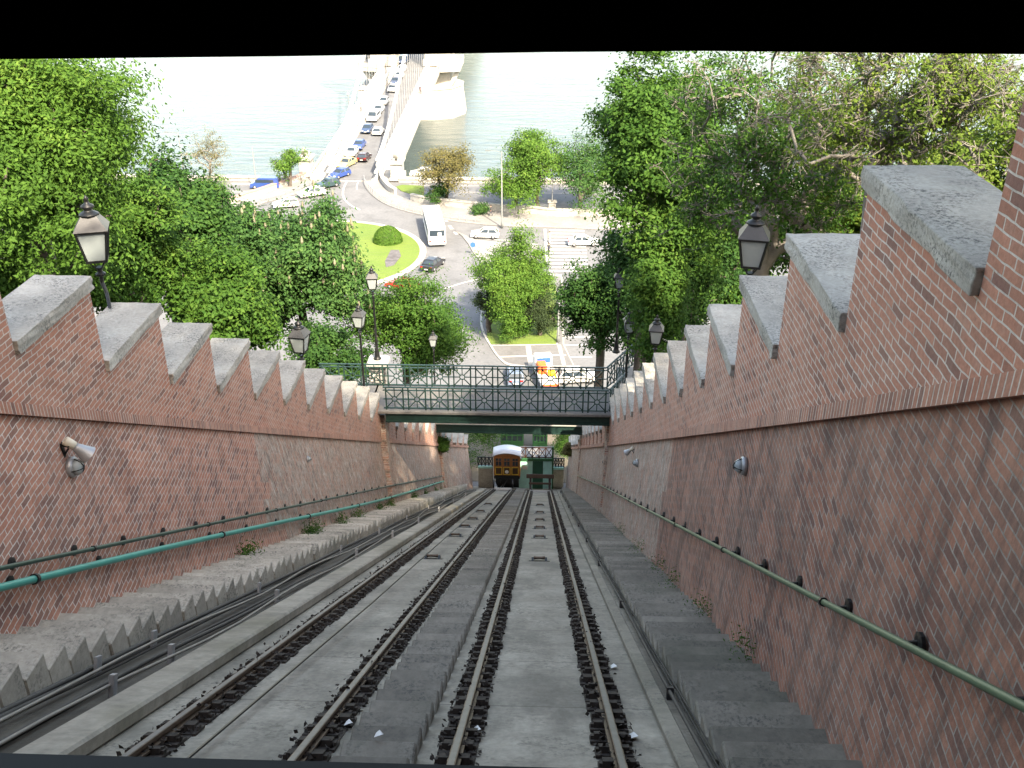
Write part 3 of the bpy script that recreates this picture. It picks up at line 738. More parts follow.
def wall_lantern(p, sign, label, sc=1.0, rz=0):
    root = thing('wall_lantern', label, 'lantern', p, rz, 'lanterns on the wall tops')
    lantern_parts(root)
    mb = MB(); arm = [Vector((0, 0, .02)), Vector((0, 0, -.12)), Vector((-sign * .05, -.1, -.28)), Vector((-sign * .1, -.45, -.55)), Vector((-sign * .12, -.62, -.95))]
    mb.tube(arm, [.03, .035, .03, .03, .04], 7); mb.tube([arm[1], Vector((-sign * .1, -.25, -.7)), arm[4]], .018, 6)
    mb.tube([Vector((0, -.05, -.2)), Vector((0, .1, -.3)), Vector((-sign * .05, 0, -.45)), Vector((-sign * .05, -.3, -.5))], .016, 6)
    mb.bar(arm[4] + Vector((0, 0, .3)), arm[4] + Vector((0, 0, -.9)), .07, .07)
    mb.bar(arm[4] + Vector((0, 0, .2)), arm[4] + Vector((sign * -.4, 0, .2)), .05); mb.bar(arm[4] + Vector((0, 0, -.8)), arm[4] + Vector((sign * -.4, 0, -.8)), .05)
    mb.build('bracket', M['iron'], root, False); root.scale = (sc,) * 3; return root
def post_lantern(p, hgt, label, sc=1.0, rz=0):
    root = thing('lamp_post', label, 'street lamp', p, rz, 'lamp posts by the footbridges')
    lantern_parts(root, hgt)
    mb = MB(); mb.lathe([(.19, 0), (.19, .04), (.14, .09), (.12, .2), (.095, .45), (.10, .5), (.075, .56), (.06, .9), (.075, .94), (.075, 1.0), (.055, 1.05), (.045, hgt - .2), (.06, hgt - .15), (.06, hgt - .08), (.04, hgt)], (0, 0, 0), 10)
    mb.build('post', M['iron'], root, True); root.scale = (sc,) * 3; return root
pl = atX(101, 276, XL - 1.0); wall_lantern(pl, -1, 'large black lantern at far left, leaves on its roof', 1.12, R(18))
pl = atX(302, 360, XL - 1.0); wall_lantern(pl, -1, 'black lantern behind the left wall copings near the footbridge', 1.15, R(-10))
pl = atX(749, 281, XR + 1.0); wall_lantern(pl, 1, 'large black lantern with pale roof behind the right wall copings', 1.12, R(-12))
pl = atX(655, 350, XR + 1.0); wall_lantern(pl, 1, 'smaller black lantern behind the mossy right wall copings', 1.0, R(-8))

# ------------------------------------------------------------------ footbridges
def rail_panel(L, h):
    mb = MB(); r_ = .024; q = h
    def flat(a, b, wd=.062): mb.bar(a, b, wd, .04)
    z0, z1 = .1, h - .02; sq = z1 - z0 - .12; cx = L / 2; zm = z0 + sq / 2
    flat((0, 0, z0), (L, 0, z0)); flat((0, 0, z1 - .12), (L, 0, z1 - .12)); flat((0, 0, zm), (cx - .12, 0, zm), .04); flat((cx + .12, 0, zm), (L, 0, zm), .04)
    for x in (.12, L - .12): flat((x, 0, 0), (x, 0, h))
    flat((cx, 0, z0), (cx, 0, zm - .12), .04); flat((cx, 0, zm + .12), (cx, 0, h), .04)
    x0, x1 = .12, L - .12; zt = z1 - .12
    rc = .12; n = 14
    ring = [(cx + rc * math.cos(2 * math.pi * i / n), 0, zm + rc * math.sin(2 * math.pi * i / n)) for i in range(n + 1)]
    for i in range(n): mb.bar(ring[i], ring[i + 1], .045, .04)
    for (x, z) in ((x0, z0), (x1, z0), (x0, zt), (x1, zt)):
        d = Vector((x - cx, 0, z - zm)).normalized() * rc; flat((cx + d.x, 0, zm + d.z), (x, 0, z), .048)
    for x in (x0, x1):
        for z in (z0, zt): mb.lathe([(.02, -.02), (.055, 0), (.02, .02)], (x, 0, z), 6, Matrix.Rotation(R(90), 3, 'X'))
    return mb
panel_mesh = None
def railing(parent, a, b, h=1.12, L=1.03):
    global panel_mesh
    a = Vector(a); b = Vector(b); d = b - a; n = max(1, round(d.length / L)); ang = math.atan2(d.y, d.x)
    rt = bpy.data.objects.new('railing', None)
    mb = MB(); mb.bar(a + Vector((0, 0, h)), b + Vector((0, 0, h)), .075, .045); rt = mb.build('railing', M['iron_green'], parent)
    if panel_mesh is None:
        o = rail_panel(1.03, 1.12).build('railing_panel', M['iron_green']); panel_mesh = o.data; bpy.data.objects.remove(o)
    for i in range(n):
        o = bpy.data.objects.new('railing_panel', panel_mesh); C.objects.link(o); o.parent = rt
        o.location = a + d * (i / n); o.rotation_euler = (0, 0, ang); o.scale = (d.length / n / L, 1, h / 1.12)
    return rt
def girder(mb, x0, x1, y, zt, zb, t=.26):
    mb.box(((x0 + x1) / 2, y, (zt + zb) / 2), (x1 - x0, .05, zt - zb - .08))
    for z in (zt - .03, zb + .03): mb.box(((x0 + x1) / 2, y, z), (x1 - x0, t, .06))
DZ = at(500, 411.5, 39.0).z
fb = thing('footbridge', 'nearer green iron footbridge with star pattern railings across the cutting', 'footbridge', (0, 0, 0))
Y0, Y1 = 39.0, 41.3
mb = MB(); mb.box(((-7.6 + 3.4) / 2, (Y0 + Y1) / 2, DZ - .07), (11.2, Y1 - Y0 + .3, .14)); mb.build('deck', concrete('deck_asphalt', (.12, .12, .118), (.17, .168, .162), scale=1), fb, bevel=.02)
mb = MB(); girder(mb, -6.95, 3.05, Y0 + .05, DZ - .15, DZ - .60); girder(mb, -6.95, 3.05, Y1 - .05, DZ - .15, DZ - .60)
for x in np.arange(-6.5, 3, 1.2): mb.box((x, (Y0 + Y1) / 2, DZ - .4), (.1, Y1 - Y0 - .2, .25))
mb.build('girder', M['iron_green'], fb)
railing(fb, (-7.0, Y0 + .02, DZ), (2.95, Y0 + .02, DZ)); railing(fb, (-10.3, Y1 - .02, DZ), (2.95, Y1 - .02, DZ))
railing(fb, (2.98, Y1 - .02, DZ), (4.4, 43.6, DZ + .2)); railing(fb, (3.0, Y0 + .1, DZ), (3.9, Y0 + 1.9, DZ))
f2 = thing('footbridge', 'farther footbridge, only its dark green girder showing below the near one', 'footbridge', (0, 0, 0))
Yb = 57.5; z2 = at(500, 424.5, Yb).z
mb = MB(); mb.box((-2.0, Yb + 1.2, z2 + .07), (10.6, 2.6, .14)); mb.build('deck', M['stone_gray'], f2)
mb = MB(); girder(mb, -7.0, 2.9, Yb, z2, z2 - .62); girder(mb, -7.0, 2.9, Yb + 2.3, z2, z2 - .62); mb.build('girder', M['iron_green'], f2)
# path that leads from the footbridge along the hillside
mb = MB(); mb.box((-11.3, 40.2, DZ - .25), (7.4, 2.9, .5)); struct(mb.build('hill_path', M['asphalt']))
mb = MB(); mb.box((5.3, 41.2, DZ - .25), (3.4, 5.0, .5)); struct(mb.build('hill_path', M['pave']))
# pedestal + lamps
pd = at(378, 361, 42.1)
ped = thing('stone_pedestal', 'square grey stone pedestal behind the footbridge railing, lamp post on top', 'pedestal', (pd.x, pd.y, pd.z - 1.6))
mb = MB(); mb.box((0, 0, .72), (.78, .78, 1.44)); mb.box((0, 0, .1), (.95, .95, .2)); mb.build('shaft', M['stone_gray'], ped, bevel=.02)
mb = MB(); mb.box((0, 0, 1.54), (.98, .98, .18)); mb.box((0, 0, 1.67), (.86, .86, .08)); mb.build('cap', M['stone_gray'], ped, bevel=.02)
post_lantern((pd.x - .02, pd.y, pd.z + .11), 3.25, 'black lamp post standing on the stone pedestal', 1.0, R(5))
p = at(364, 385, 39.2); post_lantern((p.x, p.y, DZ), 3.65, 'black lamp post at the left end of the near railing', 1.0, R(-10))
p = at(626, 379, 40.0); post_lantern((p.x, p.y, DZ), 3.4, 'black lamp post at the right end of the footbridge beside the copings', .95, R(8))
p = at(616, 352, 43.4); post_lantern((p.x, p.y, p.z), 3.0, 'tall black lamp post behind the right end of the footbridge', 1.0, R(-5))
p = at(434, 362, 52.0); post_lantern((p.x, p.y, p.z - 2.2), 3.3, 'small distant black lamp post among leaves behind the footbridge', .9, R(0))

# ------------------------------------------------------------------ lower station and the other car
st = thing('lower_station', 'teal station block with green door and cross braced balcony at the track foot', 'station', (0, 0, 0))
YS = 68.6
def pz(py, Y): return at(530, py, Y).z
xa, xb = at(430.3 + 88, 470, YS).x, at(552, 470, YS).x; xa = at(519, 470, YS).x
ztop, zbot = pz(458, YS), pz(482, YS) - .6
mb = MB(); mb.box(((xa + xb) / 2, YS + .9, (ztop + zbot) / 2), (xb - xa, 1.8, ztop - zbot)); mb.build('wall', M['teal_wall'], st)
xl = at(478, 470, YS).x; xr_ = at(565, 470, YS).x
mb = MB(); mb.box(((xa + xb) / 2, YS - .04, ztop - .1), (xb - xa + .1, .16, .22)); mb.build('cornice', M['green_kiosk'], st)
d0, d1 = at(532.5, 470, YS).x, at(543, 470, YS).x; dzt = pz(460.5, YS)
mb = MB(); mb.box(((d0 + d1) / 2, YS - .03, (dzt + zbot) / 2), (d1 - d0, .07, dzt - zbot)); dr = mb.build('door', M['green_dark'], st)
mb = MB(); mb.box((d0 - .04, YS - .04, (dzt + zbot) / 2), (.08, .1, dzt - zbot)); mb.box((d1 + .04, YS - .04, (dzt + zbot) / 2), (.08, .1, dzt - zbot)); mb.box(((d0 + d1) / 2, YS - .04, dzt + .04), (d1 - d0 + .16, .1, .08)); mb.build('frame', M['teal_wall'], dr)
mb = MB(); mb.box((at(525, 470, YS).x, YS - .02, ztop - .9), (.4, .05, .3)); mb.build('notice', M['white'], st)
def xrail(x0, x1, y, z, h, n, parent, name, m=M['wood_dark']):
    mb = MB()
    for zz in (z + .08, z + h): mb.bar((x0, y, zz), (x1, y, zz), .07)
    for i in range(n + 1):
        x = lerp(x0, x1, i / n); mb.bar((x, y, z), (x, y, z + h + .05), .07)
        if i < n:
            x2 = lerp(x0, x1, (i + 1) / n); mb.bar((x, y, z + .08), (x2, y, z + h), .05); mb.bar((x, y, z + h), (x2, y, z + .08), .05)
    return mb.build(name, m, parent)
xrail(xa, xb, YS, ztop + .0, pz(447.4, YS) - ztop, 5, st, 'balcony_railing')
mb = MB(); mb.bar((xb + .05, YS, zbot), (xb + .05, YS, pz(446.5, YS)), .12); mb.build('corner_post', M['green_kiosk'], st)
mb = MB(); mb.box(((xa + xb) / 2, YS + .95, ztop + .003), (xb - xa, 1.7, .04)); mb.build('terrace', M['pave'], st)
for (u0, u1, lab) in ((478, 492.5, 'dark lattice gate with teal foot left of the lower car'), (553, 564, 'dark lattice gate with teal foot at the right of the station')):
    gt = thing('lattice_gate', lab, 'gate', (0, 0, 0), 0, 'station side gates'); x0, x1 = at(u0, 462, 69.5).x, at(u1, 462, 69.5).x
    z0 = pz(466.5, 69.5); xrail(x0, x1, 69.5, z0, pz(458, 69.5) - z0, 4, gt, 'lattice', M['iron'])
    mb = MB(); mb.box(((x0 + x1) / 2, 69.5, z0 - .12), (x1 - x0, .12, .2)); mb.build('foot', M['teal_wall'], gt); mb = MB(); mb.box(((x0 + x1) / 2, 69.8, z0 - 1.43), (x1 - x0, .6, 2.4)); mb.build('plinth', M['steps'], gt)
# buffer at the end of the right track
bf = thing('buffer_stop', 'dark iron buffer stop at the lower end of the right track', 'buffer', T(0, 76.6, 0), 0); bf.rotation_euler = (-SL, 0, 0)
mb = MB()
for sx in (-1, 1): mb.bar((sx * .73, 0, -.1), (sx * .73, .2, 1.0), .18); mb.bar((sx * .73, 1.0, -.1), (sx * .73, .2, .9), .14)
mb.build('frame', M['iron'], bf)
mb = MB(); mb.box((0, 0, 1.0), (2.1, .3, .32)); mb.box((0, -.02, .45), (1.7, .2, .16)); mb.build('beam', M['wood_dark'], bf, bevel=.02)
mb = MB(); mb.slab(-3.5, -2.2, 77.0, 77.25, -.1, .05); mb.slab(-.7, .7, 75.2, 75.45, -.14, -.02)
tag(mb.build('cross_beam', M['white'], None), 'white cross beams laid between the rails at the lower station', 'beam')
# the lower car: three stepped cabins
car = thing('funicular_car', 'brown wooden funicular car with white curved roof standing at the lower station', 'funicular car', (0, 0, 0))
cx0, cx1 = at(493.6, 465, 66.8).x, at(520.0, 465, 66.8).x; cxm = (cx0 + cx1) / 2; cw = cx1 - cx0
for k in range(3):
    yk = 66.9 + k * 1.2; zk = pz(476.0, 66.9) - k * .95; hb = (pz(456.5, 66.9) - pz(476.0, 66.9))
    mb = MB(); mb.box((cxm, yk + .58, zk + hb / 2), (cw, 1.15, hb)); bd = mb.build('cabin', M['wood'], car, bevel=.02)
    n = 14; vs = []; fs = []
    for i in range(n + 1):
        a = lerp(-1, 1, i / n); x = cxm + a * (cw / 2 + .07); z = zk + hb + .05 + .26 * (1 - a * a)
        for (yy, dz) in ((yk - .1, 0), (yk + 1.22, 0), (yk - .1, .06), (yk + 1.22, .06)): vs.append((x, yy, z + dz - .05))
    for i in range(n):
        a = 4 * i; fs += [(a, a + 4, a + 5, a + 1), (a + 2, a + 3, a + 7, a + 6), (a, a + 2, a + 6, a + 4), (a + 1, a + 5, a + 7, a + 3)]
    fs += [(0, 1, 3, 2), (4 * n, 4 * n + 2, 4 * n + 3, 4 * n + 1)]
    mb = MB(); mb.add(vs, fs); mb.build('roof', M['roofwhite'], car, True)
    if k == 0:
        # end wall trim facing uphill: gable board, pillars, windows, yellow lower panels
        mb = MB(); vs = [(cxm + a * cw / 2, yk - .02, zk + hb + .02 + .26 * (1 - a * a)) for a in np.linspace(-1, 1, 11)]
        mb.add(vs + [(cx1, yk - .02, zk + hb - .05), (cx0, yk - .02, zk + hb - .05)], [tuple(range(12, -1, -1))]); mb.build('gable', M['wood'], car)
        for i in range(3):
            xc = cxm + (i - 1) * cw * .315; ww = cw * .24
            f_ = MB(); zc = zk + hb * .70; hh = hb * .42
            for (dx, dz, a, b) in ((0, hh / 2, ww + .08, .07), (0, -hh / 2, ww + .08, .07), (ww / 2, 0, .07, hh), (-ww / 2, 0, .07, hh), (0, hh * .12, ww, .035), (0, 0, .035, hh)):
                f_.box((xc + dx, yk - .035, zc + dz), (a, .05, b))
            wn = f_.build('window', M['wood'], car); mb = MB(); mb.box((xc, yk - .01, zc), (ww - .04, .03, hh - .04)); mb.build('pane', M['glass'], wn)
            f_ = MB(); zc = zk + hb * .25; hh = hb * .36
            for (dx, dz, a, b) in ((0, hh / 2, ww + .06, .06), (0, -hh / 2, ww + .06, .06), (ww / 2, 0, .06, hh), (-ww / 2, 0, .06, hh)):
                f_.box((xc + dx, yk - .035, zc + dz), (a, .05, b))
            pn = f_.build('panel', M['yellow'], car); mb = MB(); mb.box((xc, yk - .012, zc), (ww - .03, .03, hh - .03)); mb.build('inset', M['wood_dark'], pn)
            if i == 1:
                mb = MB(); mb.lathe([(.10, 0), (.15, .02), (.15, .05), (.08, .06)], (xc, yk - .06, zc - .05), 12, Matrix.Rotation(R(90), 3, 'X')); mb.build('emblem', M['white'], pn)
        for sx in (-1, 1):
            mb = MB(); mb.box((cxm + sx * cw * .47, yk - .03, zk + hb / 2), (.09, .06, hb)); mb.build('pillar', M['wood'], car)
mb = MB(); zk = pz(476.0, 66.9)
mb.box((cxm, 66.95, zk - .12), (cw * .98, .3, .22))
for sx in (-1, 1):
    mb.bar((cxm + sx * .8, 66.9, zk - .2), (cxm + sx * .8, 70, zk - 2.2), .2, .25)
    mb.lathe([(.1, -.05), (.36, -.05), (.36, .05), (.1, .05)], T(-2.85 + sx * .73, 77.6, .36), 16, Matrix.Rotation(R(90), 3, 'Y'))
    mb.bar((cxm + sx * .55, 66.9, zk - .2), (cxm + sx * .55, 66.9, zk - .75), .12)
mb.bar((cxm, 66.9, zk - .25), (cxm, 69, zk - 1.3), 1.3, .2)
mb.bar((cxm + .05, 66.85, zk - .3), T(-2.85, 76.9, .1), .05)
for k in range(3): mb.box((cxm, 66.97 + k * 1.2 + .55, zk - k * .95 - .42), (cw * .86, 1.1, .8))
mb.build('chassis', M['iron'], car)
# kiosks and pavement beyond the station
kp = MB(); kp.box((-1, 79.5, .0), (24, 12, .05)); struct(kp.build('station_forecourt', concrete('forecourt', (.10, .085, .064), (.135, .115, .09), scale=.5)))
for (u0, u1, lab) in ((501, 523, 'green wooden kiosk with glazed upper half behind the lower car'), (533, 547, 'green framed kiosk with open dark doorway behind the station')):
    x0, x1 = at(u0, 440, 78.5).x, at(u1, 440, 78.5).x; ks = thing('kiosk', lab, 'kiosk', ((x0 + x1) / 2, 79.3, 0), 0, 'green kiosks on the forecourt')
    wd = x1 - x0; hh = 3.0
    mb = MB(); mb.box((0, 0, .55), (wd, 1.5, 1.1))
    for i in range(5): mb.box((lerp(-wd / 2 + .04, wd / 2 - .04, i / 4), -.75, hh / 2), (.1, .1, hh))
    for z in (1.1, 1.75, 2.3, hh - .05): mb.box((0, -.76, z), (wd, .09, .09))
    mb.box((0, .7, hh / 2), (wd, .08, hh)); mb.box((-wd / 2, 0, hh / 2), (.08, 1.5, hh)); mb.box((wd / 2, 0, hh / 2), (.08, 1.5, hh))
    mb.build('body', M['green_kiosk'], ks); mb = MB(); mb.box((0, -.70, 1.9), (wd - .1, .03, 1.5)); mb.build('glazing', M['glass'], ks)
    mb = MB(); mb.prism([(-wd / 2 - .2, -1.0), (wd / 2 + .2, -1.0), (wd / 2 + .2, .9), (-wd / 2 - .2, .9)], hh, hh + .15); mb.build('roof', M['green_dark'], ks)

# ------------------------------------------------------------------ the square: lawns, pavements, markings
def poly_px(L, z=0): return [tuple(G(x, y, z)[:2]) for x, y in L]
def flat(name, pts, z0, z1, m, kind='structure', bevel=0):
    mb = MB(); mb.prism(pts, z0, z1); o = mb.build(name, m, None, bevel=bevel); o['kind'] = kind; return o
def smooth(L, n=6):
    out = []; P = [Vector(p) for p in L]
    for i in range(len(P) - 1):
        p0 = P[max(0, i - 1)]; p1 = P[i]; p2 = P[i + 1]; p3 = P[min(len(P) - 1, i + 2)]
        for k in range(n):
            t = k / n; out.append(tuple(.5 * ((2 * p1) + (p2 - p0) * t + (2 * p0 - 5 * p1 + 4 * p2 - p3) * t * t + (3 * p1 - p0 - 3 * p2 + p3) * t ** 3)))
    return out + [tuple(P[-1])]
RC = (-31.3, 131.0)
def circ(r_, n=72, sx=1): return [(RC[0] + sx * r_ * math.cos(2 * math.pi * i / n), RC[1] + r_ * math.sin(2 * math.pi * i / n)) for i in range(n)]
flat('roundabout_kerb', circ(15.0), -.01, .12, M['stone'], bevel=.03)
flat('roundabout_lawn', circ(14.1), .0, .16, M['grass'])
fbp = poly_px([(391, 250), (399, 250), (401, 256), (394, 265), (386, 267), (385, 261)], .2)
bed = flat('flower_bed', fbp, .1, .22, plain('flower_soil', (.10, .095, .10), .9, var=.4, scale=1.5))
del bed['kind']; tag(bed, 'small grey flower bed set in the roundabout lawn', 'flower bed')
# bridge head and pavements (edges measured in the photo, laid on the ground at their real place)
BZ = .9
right_curb = smooth([G(368, 165).to_2d(), G(363, 177).to_2d(), G(366, 189).to_2d(), G(379, 201).to_2d(), G(397, 209).to_2d(), G(420, 215).to_2d(), G(450, 221).to_2d(), G(500, 226).to_2d(), G(560, 228).to_2d(), G(640, 230).to_2d(), (60, 145), (200, 146)])
right_back = smooth([G(386, 165).to_2d(), G(381, 178).to_2d(), G(388, 190).to_2d(), G(398, 196).to_2d(), G(420, 203).to_2d(), G(450, 207).to_2d(), G(480, 210).to_2d(), G(530, 214).to_2d(), G(600, 217).to_2d(), (60, 153), (200, 154)])
flat('pavement', right_curb + right_back[::-1], -.01, .14, M['pave'], bevel=.03)
left_curb = smooth([G(343, 158).to_2d(), G(334, 172).to_2d(), G(318, 184).to_2d(), G(296, 194).to_2d(), G(268, 202).to_2d(), G(230, 210).to_2d(), (-70, 147), (-200, 143)])
left_back = smooth([G(325, 158).to_2d(), G(317, 170).to_2d(), G(302, 180).to_2d(), G(280, 188).to_2d(), G(250, 198).to_2d(), G(215, 206).to_2d(), (-70, 152), (-200, 150)])
flat('pavement', left_curb + left_back[::-1], -.01, .15, M['pave'], bevel=.03)
# balustrade walls behind the pavements
def wall_along(name, pts, th, z0, h, mat, label, copm=None, cat='wall'):
    root = thing(name, label, cat, (0, 0, 0)); mb = MB(); cp = MB()
    for i in range(len(pts) - 1):
        a, b = Vector(pts[i]).to_3d(), Vector(pts[i + 1]).to_3d(); d = (b - a)
        if d.length < .05: continue
        e = d.normalized() * .02
        mb.bar(a - e + Vector((0, 0, z0 + h / 2)), b + e + Vector((0, 0, z0 + h / 2)), th, h)
        cp.bar(a - e + Vector((0, 0, z0 + h + .09)), b + e + Vector((0, 0, z0 + h + .09)), th + .2, .18)
    mb.build('wall', mat, root); cp.build('coping', copm or mat, root); return root
pinkstone = concrete('pink_coping', (.30, .20, .17), (.38, .27, .23), scale=.6)
wall_along('parapet_wall', left_back[:-8], .5, -.05, 1.0, M['stone'], 'curved pale parapet with reddish coping left of the bridge approach', pinkstone)
wall_along('parapet_wall', right_back[1:18], .5, -.05, 1.0, M['stone'], 'curved pale parapet wall right of the bridge approach')
wall_along('parapet_wall', right_back[22:-4], .45, -.05, 1.1, M['stone'], 'long pale parapet wall in front of the riverside trees on the right')
# pavement railings (white bollard fences)
def fence(pts, label, z=.15, h=.9, every=2):
    root = thing('street_railing', label, 'railing', (0, 0, 0)); mb = MB()
    for i in range(0, len(pts) - every, every):
        a, b = Vector(pts[i]).to_3d() + Vector((0, 0, z)), Vector(pts[i + every]).to_3d() + Vector((0, 0, z))
        n = max(1, round((b - a).length / 1.6))
        for k in range(n):
            p = a.lerp(b, k / n); mb.bar(p, p + Vector((0, 0, h)), .06)
        for zz in (h, h * .55): mb.bar(a + Vector((0, 0, zz)), b + Vector((0, 0, zz)), .045)
    mb.build('rails', M['steelgray'], root); return root
fr = [tuple(lerp(Vector(a), Vector(b), .06)) for a, b in zip(right_curb, right_back)]
fence(fr[8:42], 'low metal railing along the curved pavement right of the bridge approach')
fl = [tuple(lerp(Vector(a), Vector(b), .06)) for a, b in zip(left_curb, left_back)]
fence(fl[10:36], 'low metal railing beside the queue of cars on the left pavement')
# traffic island and white lines
isl = [(455, 231), (462, 236.5), (468, 244), (473, 253), (481, 263), (520, 264), (538, 262), (538, 244), (500, 243), (475, 240)]
flat('traffic_island', poly_px(isl), -.01, .13, M['pave'], bevel=.03)
mb = MB()
def line(mb, L, wd=.22, z=.004, dash=None):
    P = [G(*q) for q in L]; P = [Vector(p) for p in smooth([p[:2] for p in P], 6)]
    for i in range(len(P) - 1):
        if dash and (i // dash) % 2: continue
        a, b = P[i], P[i + 1]; d = (b - a)
        if d.length < .01: continue
        n = Vector((-d.y, d.x)).normalized() * wd / 2
        mb.add([(*(a - n), z), (*(b - n), z), (*(b + n), z), (*(a + n), z)], [(0, 1, 2, 3)])
line(mb, [(382, 120), (372, 140), (359, 163), (346, 183), (343, 195), (349, 204), (360, 210)], .3, .02)
line(mb, [(371, 167), (362, 176), (357, 185), (357, 190)], .2, .02)
line(mb, [(440, 290), (470, 281), (500, 276)], .3)
line(mb, [(445, 219), (452, 229), (459, 236)], .5, .004, 2)
line(mb, [(470, 237), (500, 240), (535, 241)], .25); line(mb, [(545, 229), (546, 245), (547, 262)], .4)
struct(mb.build('road_lines', M['paint']))
mb = MB()
for k in range(13):
    y = lerp(142.5, 125.5, k / 12); x0 = .8 + k * .0; mb.add([(x0, y - .3, .006), (x0 + 5.2, y - .3, .006), (x0 + 5.2, y + .3, .006), (x0, y + .3, .006)], [(0, 1, 2, 3)])
for k in range(6):
    y = lerp(133.5, 126.5, k / 5); mb.add([(-5.2, y - .25, .006), (-2.2, y - .25, .006), (-2.2, y + .25, .006), (-5.2, y + .25, .006)], [(0, 1, 2, 3)])
struct(mb.build('zebra_crossing', M['paint']))
# bigger island with lawn and paved end below it, beside the trees
gi = smooth([G(*q).to_2d() for q in [(483, 300), (480, 320), (483, 334), (489, 345), (498, 358), (510, 366), (540, 368)]], 5) + [tuple(G(575, 368).to_2d()), tuple(G(564, 345).to_2d()), tuple(G(562, 275).to_2d()), tuple(G(500, 272).to_2d())]
flat('planted_island', gi, -.01, .12, M['stone'], bevel=.03)
flat('island_paving', [tuple(lerp(Vector(p), Vector((-1, 104)), .04)) for p in gi], .0, .135, concrete('island_slabs', (.115, .115, .117), (.15, .15, .152), scale=.4))
flat('island_lawn', poly_px([(486, 322), (487, 336), (491, 344), (556, 344), (557, 330), (556, 285), (500, 285), (487, 300)], .14), .1, .15, M['grass'])
mb = MB(); line(mb, [(492, 346.5), (525, 346), (558, 345)], .25, .140); line(mb, [(528, 346), (529.5, 356), (531, 366)], .55, .141); line(mb, [(499, 358), (528, 357), (566, 356)], .3, .142); line(mb, [(559, 346), (564, 366)], .4, .141)
struct(mb.build('paving_bands', M['stone']))
mb = MB()
for y in (337, 345, 357): line(mb, [(563, y), (578, y), (592, y)], .25, .003)
struct(mb.build('street_lines', M['paint']))
flat('riverside_lawn', poly_px([(396, 187), (401, 191), (424, 198), (424, 186), (402, 185)]), -.01, .06, M['grass'])
flat('riverside_lawn', poly_px([(242, 195), (256, 190), (274, 188), (262, 196), (246, 200)]), -.01, .06, M['grass'])
mb = MB(); mb.add([(-300, 158.5, .0), (-47, 160.5, .0), (-47, 166.5, .0), (-300, 166.5, .0)], [(0, 1, 2, 3)]); mb.add([(-23, 161.5, 0), (300, 160.5, 0), (300, 166.5, 0), (-23, 166.5, 0)], [(0, 1, 2, 3)])
struct(mb.build('quay_pavement', M['pave']))
mb = MB(); mb.add([(-300, 160.0, .006), (-47, 161.8, .006), (-47, 165, .006), (-300, 165, .006)], [(0, 1, 2, 3)]); mb.add([(-23, 162.4, .006), (300, 162, .006), (300, 165.6, .006), (-23, 165.6, .006)], [(0, 1, 2, 3)])
struct(mb.build('quay_road', M['asphalt']))

# ------------------------------------------------------------------ suspension bridge
AX0, AY0, DXY = -33.3, 168.0, -.004          # axis start and drift
def B(u, v, z):                              # u across (right +), v along from the abutment
    return Vector((AX0 + u + DXY * v, AY0 + v, z))
def bdz(v): return .15 + .045 * max(0, min(v, 95)) + (0 if v < 95 else (v - 95) * .02)
br = thing('suspension_bridge', 'pale stone and iron suspension bridge crossing the river, cars queueing on it', 'bridge', (0, 0, 0))
def bstrip(mb, u0, u1, z0, z1, v0=0, v1=330, n=22):
    for i in range(n):
        a, b = lerp(v0, v1, i / n), lerp(v0, v1, (i + 1) / n)
        mb.hexa([B(u0, a, bdz(a) + z0), B(u1, a, bdz(a) + z0), B(u1, b, bdz(b) + z0), B(u0, b, bdz(b) + z0), B(u0, a, bdz(a) + z1), B(u1, a, bdz(a) + z1), B(u1, b, bdz(b) + z1), B(u0, b, bdz(b) + z1)])
ironwhite = plain('pale_iron', (.42, .43, .41), .5, var=.06)
mb = MB(); bstrip(mb, -7.2, 7.2, -1.2, -.02); mb.build('deck', M['stone'], br)
mb = MB(); bstrip(mb, -3.3, 3.5, -.02, .01); mb.build('carriageway', M['asphalt'], br)
for u in (-6.95, 7.0):
    mb = MB(); bstrip(mb, u - .1, u + .1, .0, .16); bstrip(mb, u - .12, u + .12, 1.0, 1.12)
    for v in np.arange(0, 180, 1.3): mb.box(B(u, v, bdz(v) + .55), (.1, .25, .85))
    mb.build('parapet', ironwhite, br)
for u in (-4.0, 4.3):
    mb = MB(); bstrip(mb, u - .3, u + .3, .0, .3); bstrip(mb, u - .22, u + .22, 1.25, 1.45)
    for i, v in enumerate(np.arange(2, 178, 1.7)):
        mb.bar(B(u, v, bdz(v) + .3), B(u, v + 1.7, bdz(v) + 1.3), .1); mb.bar(B(u, v + 1.7, bdz(v) + .3), B(u, v, bdz(v) + 1.3), .1); mb.bar(B(u, v, bdz(v) + .2), B(u, v, bdz(v) + 1.3), .16)
    mb.build('truss_girder', ironwhite, br)
    # chain from the abutment saddle to the tower head, and its hangers
    def cz(v): return 1.8 + .4 + 33 * (max(v, 0) / 88.0) ** 1.6
    mb = MB()
    for dz in (0, .9):
        mb = MB()
        for i in range(26):
            a, b = 2 + 86 * i / 26, 2 + 86 * (i + 1) / 26; mb.bar(B(u, a, cz(a) + dz), B(u, b, cz(b) + dz), .28, .36)
        mb.build('chain', ironwhite, br); mb = MB()
        for i in range(40):
            a, b = 94 + 100 * i / 40, 94 + 100 * (i + 1) / 40; f_ = lambda v: 36 - 27 * (1 - ((v - 194) / 100) ** 2)
            mb.bar(B(u, a, f_(a) + dz), B(u, b, f_(b) + dz), .28, .36)
        mb.build('chain', ironwhite, br); mb = MB()
    for v in np.arange(10, 86, 3.6):
        mb = MB(); mb.bar(B(u, v, bdz(v) + 1.3), B(u, v, cz(v)), .09); mb.build('hanger', M['steelgray'], br)
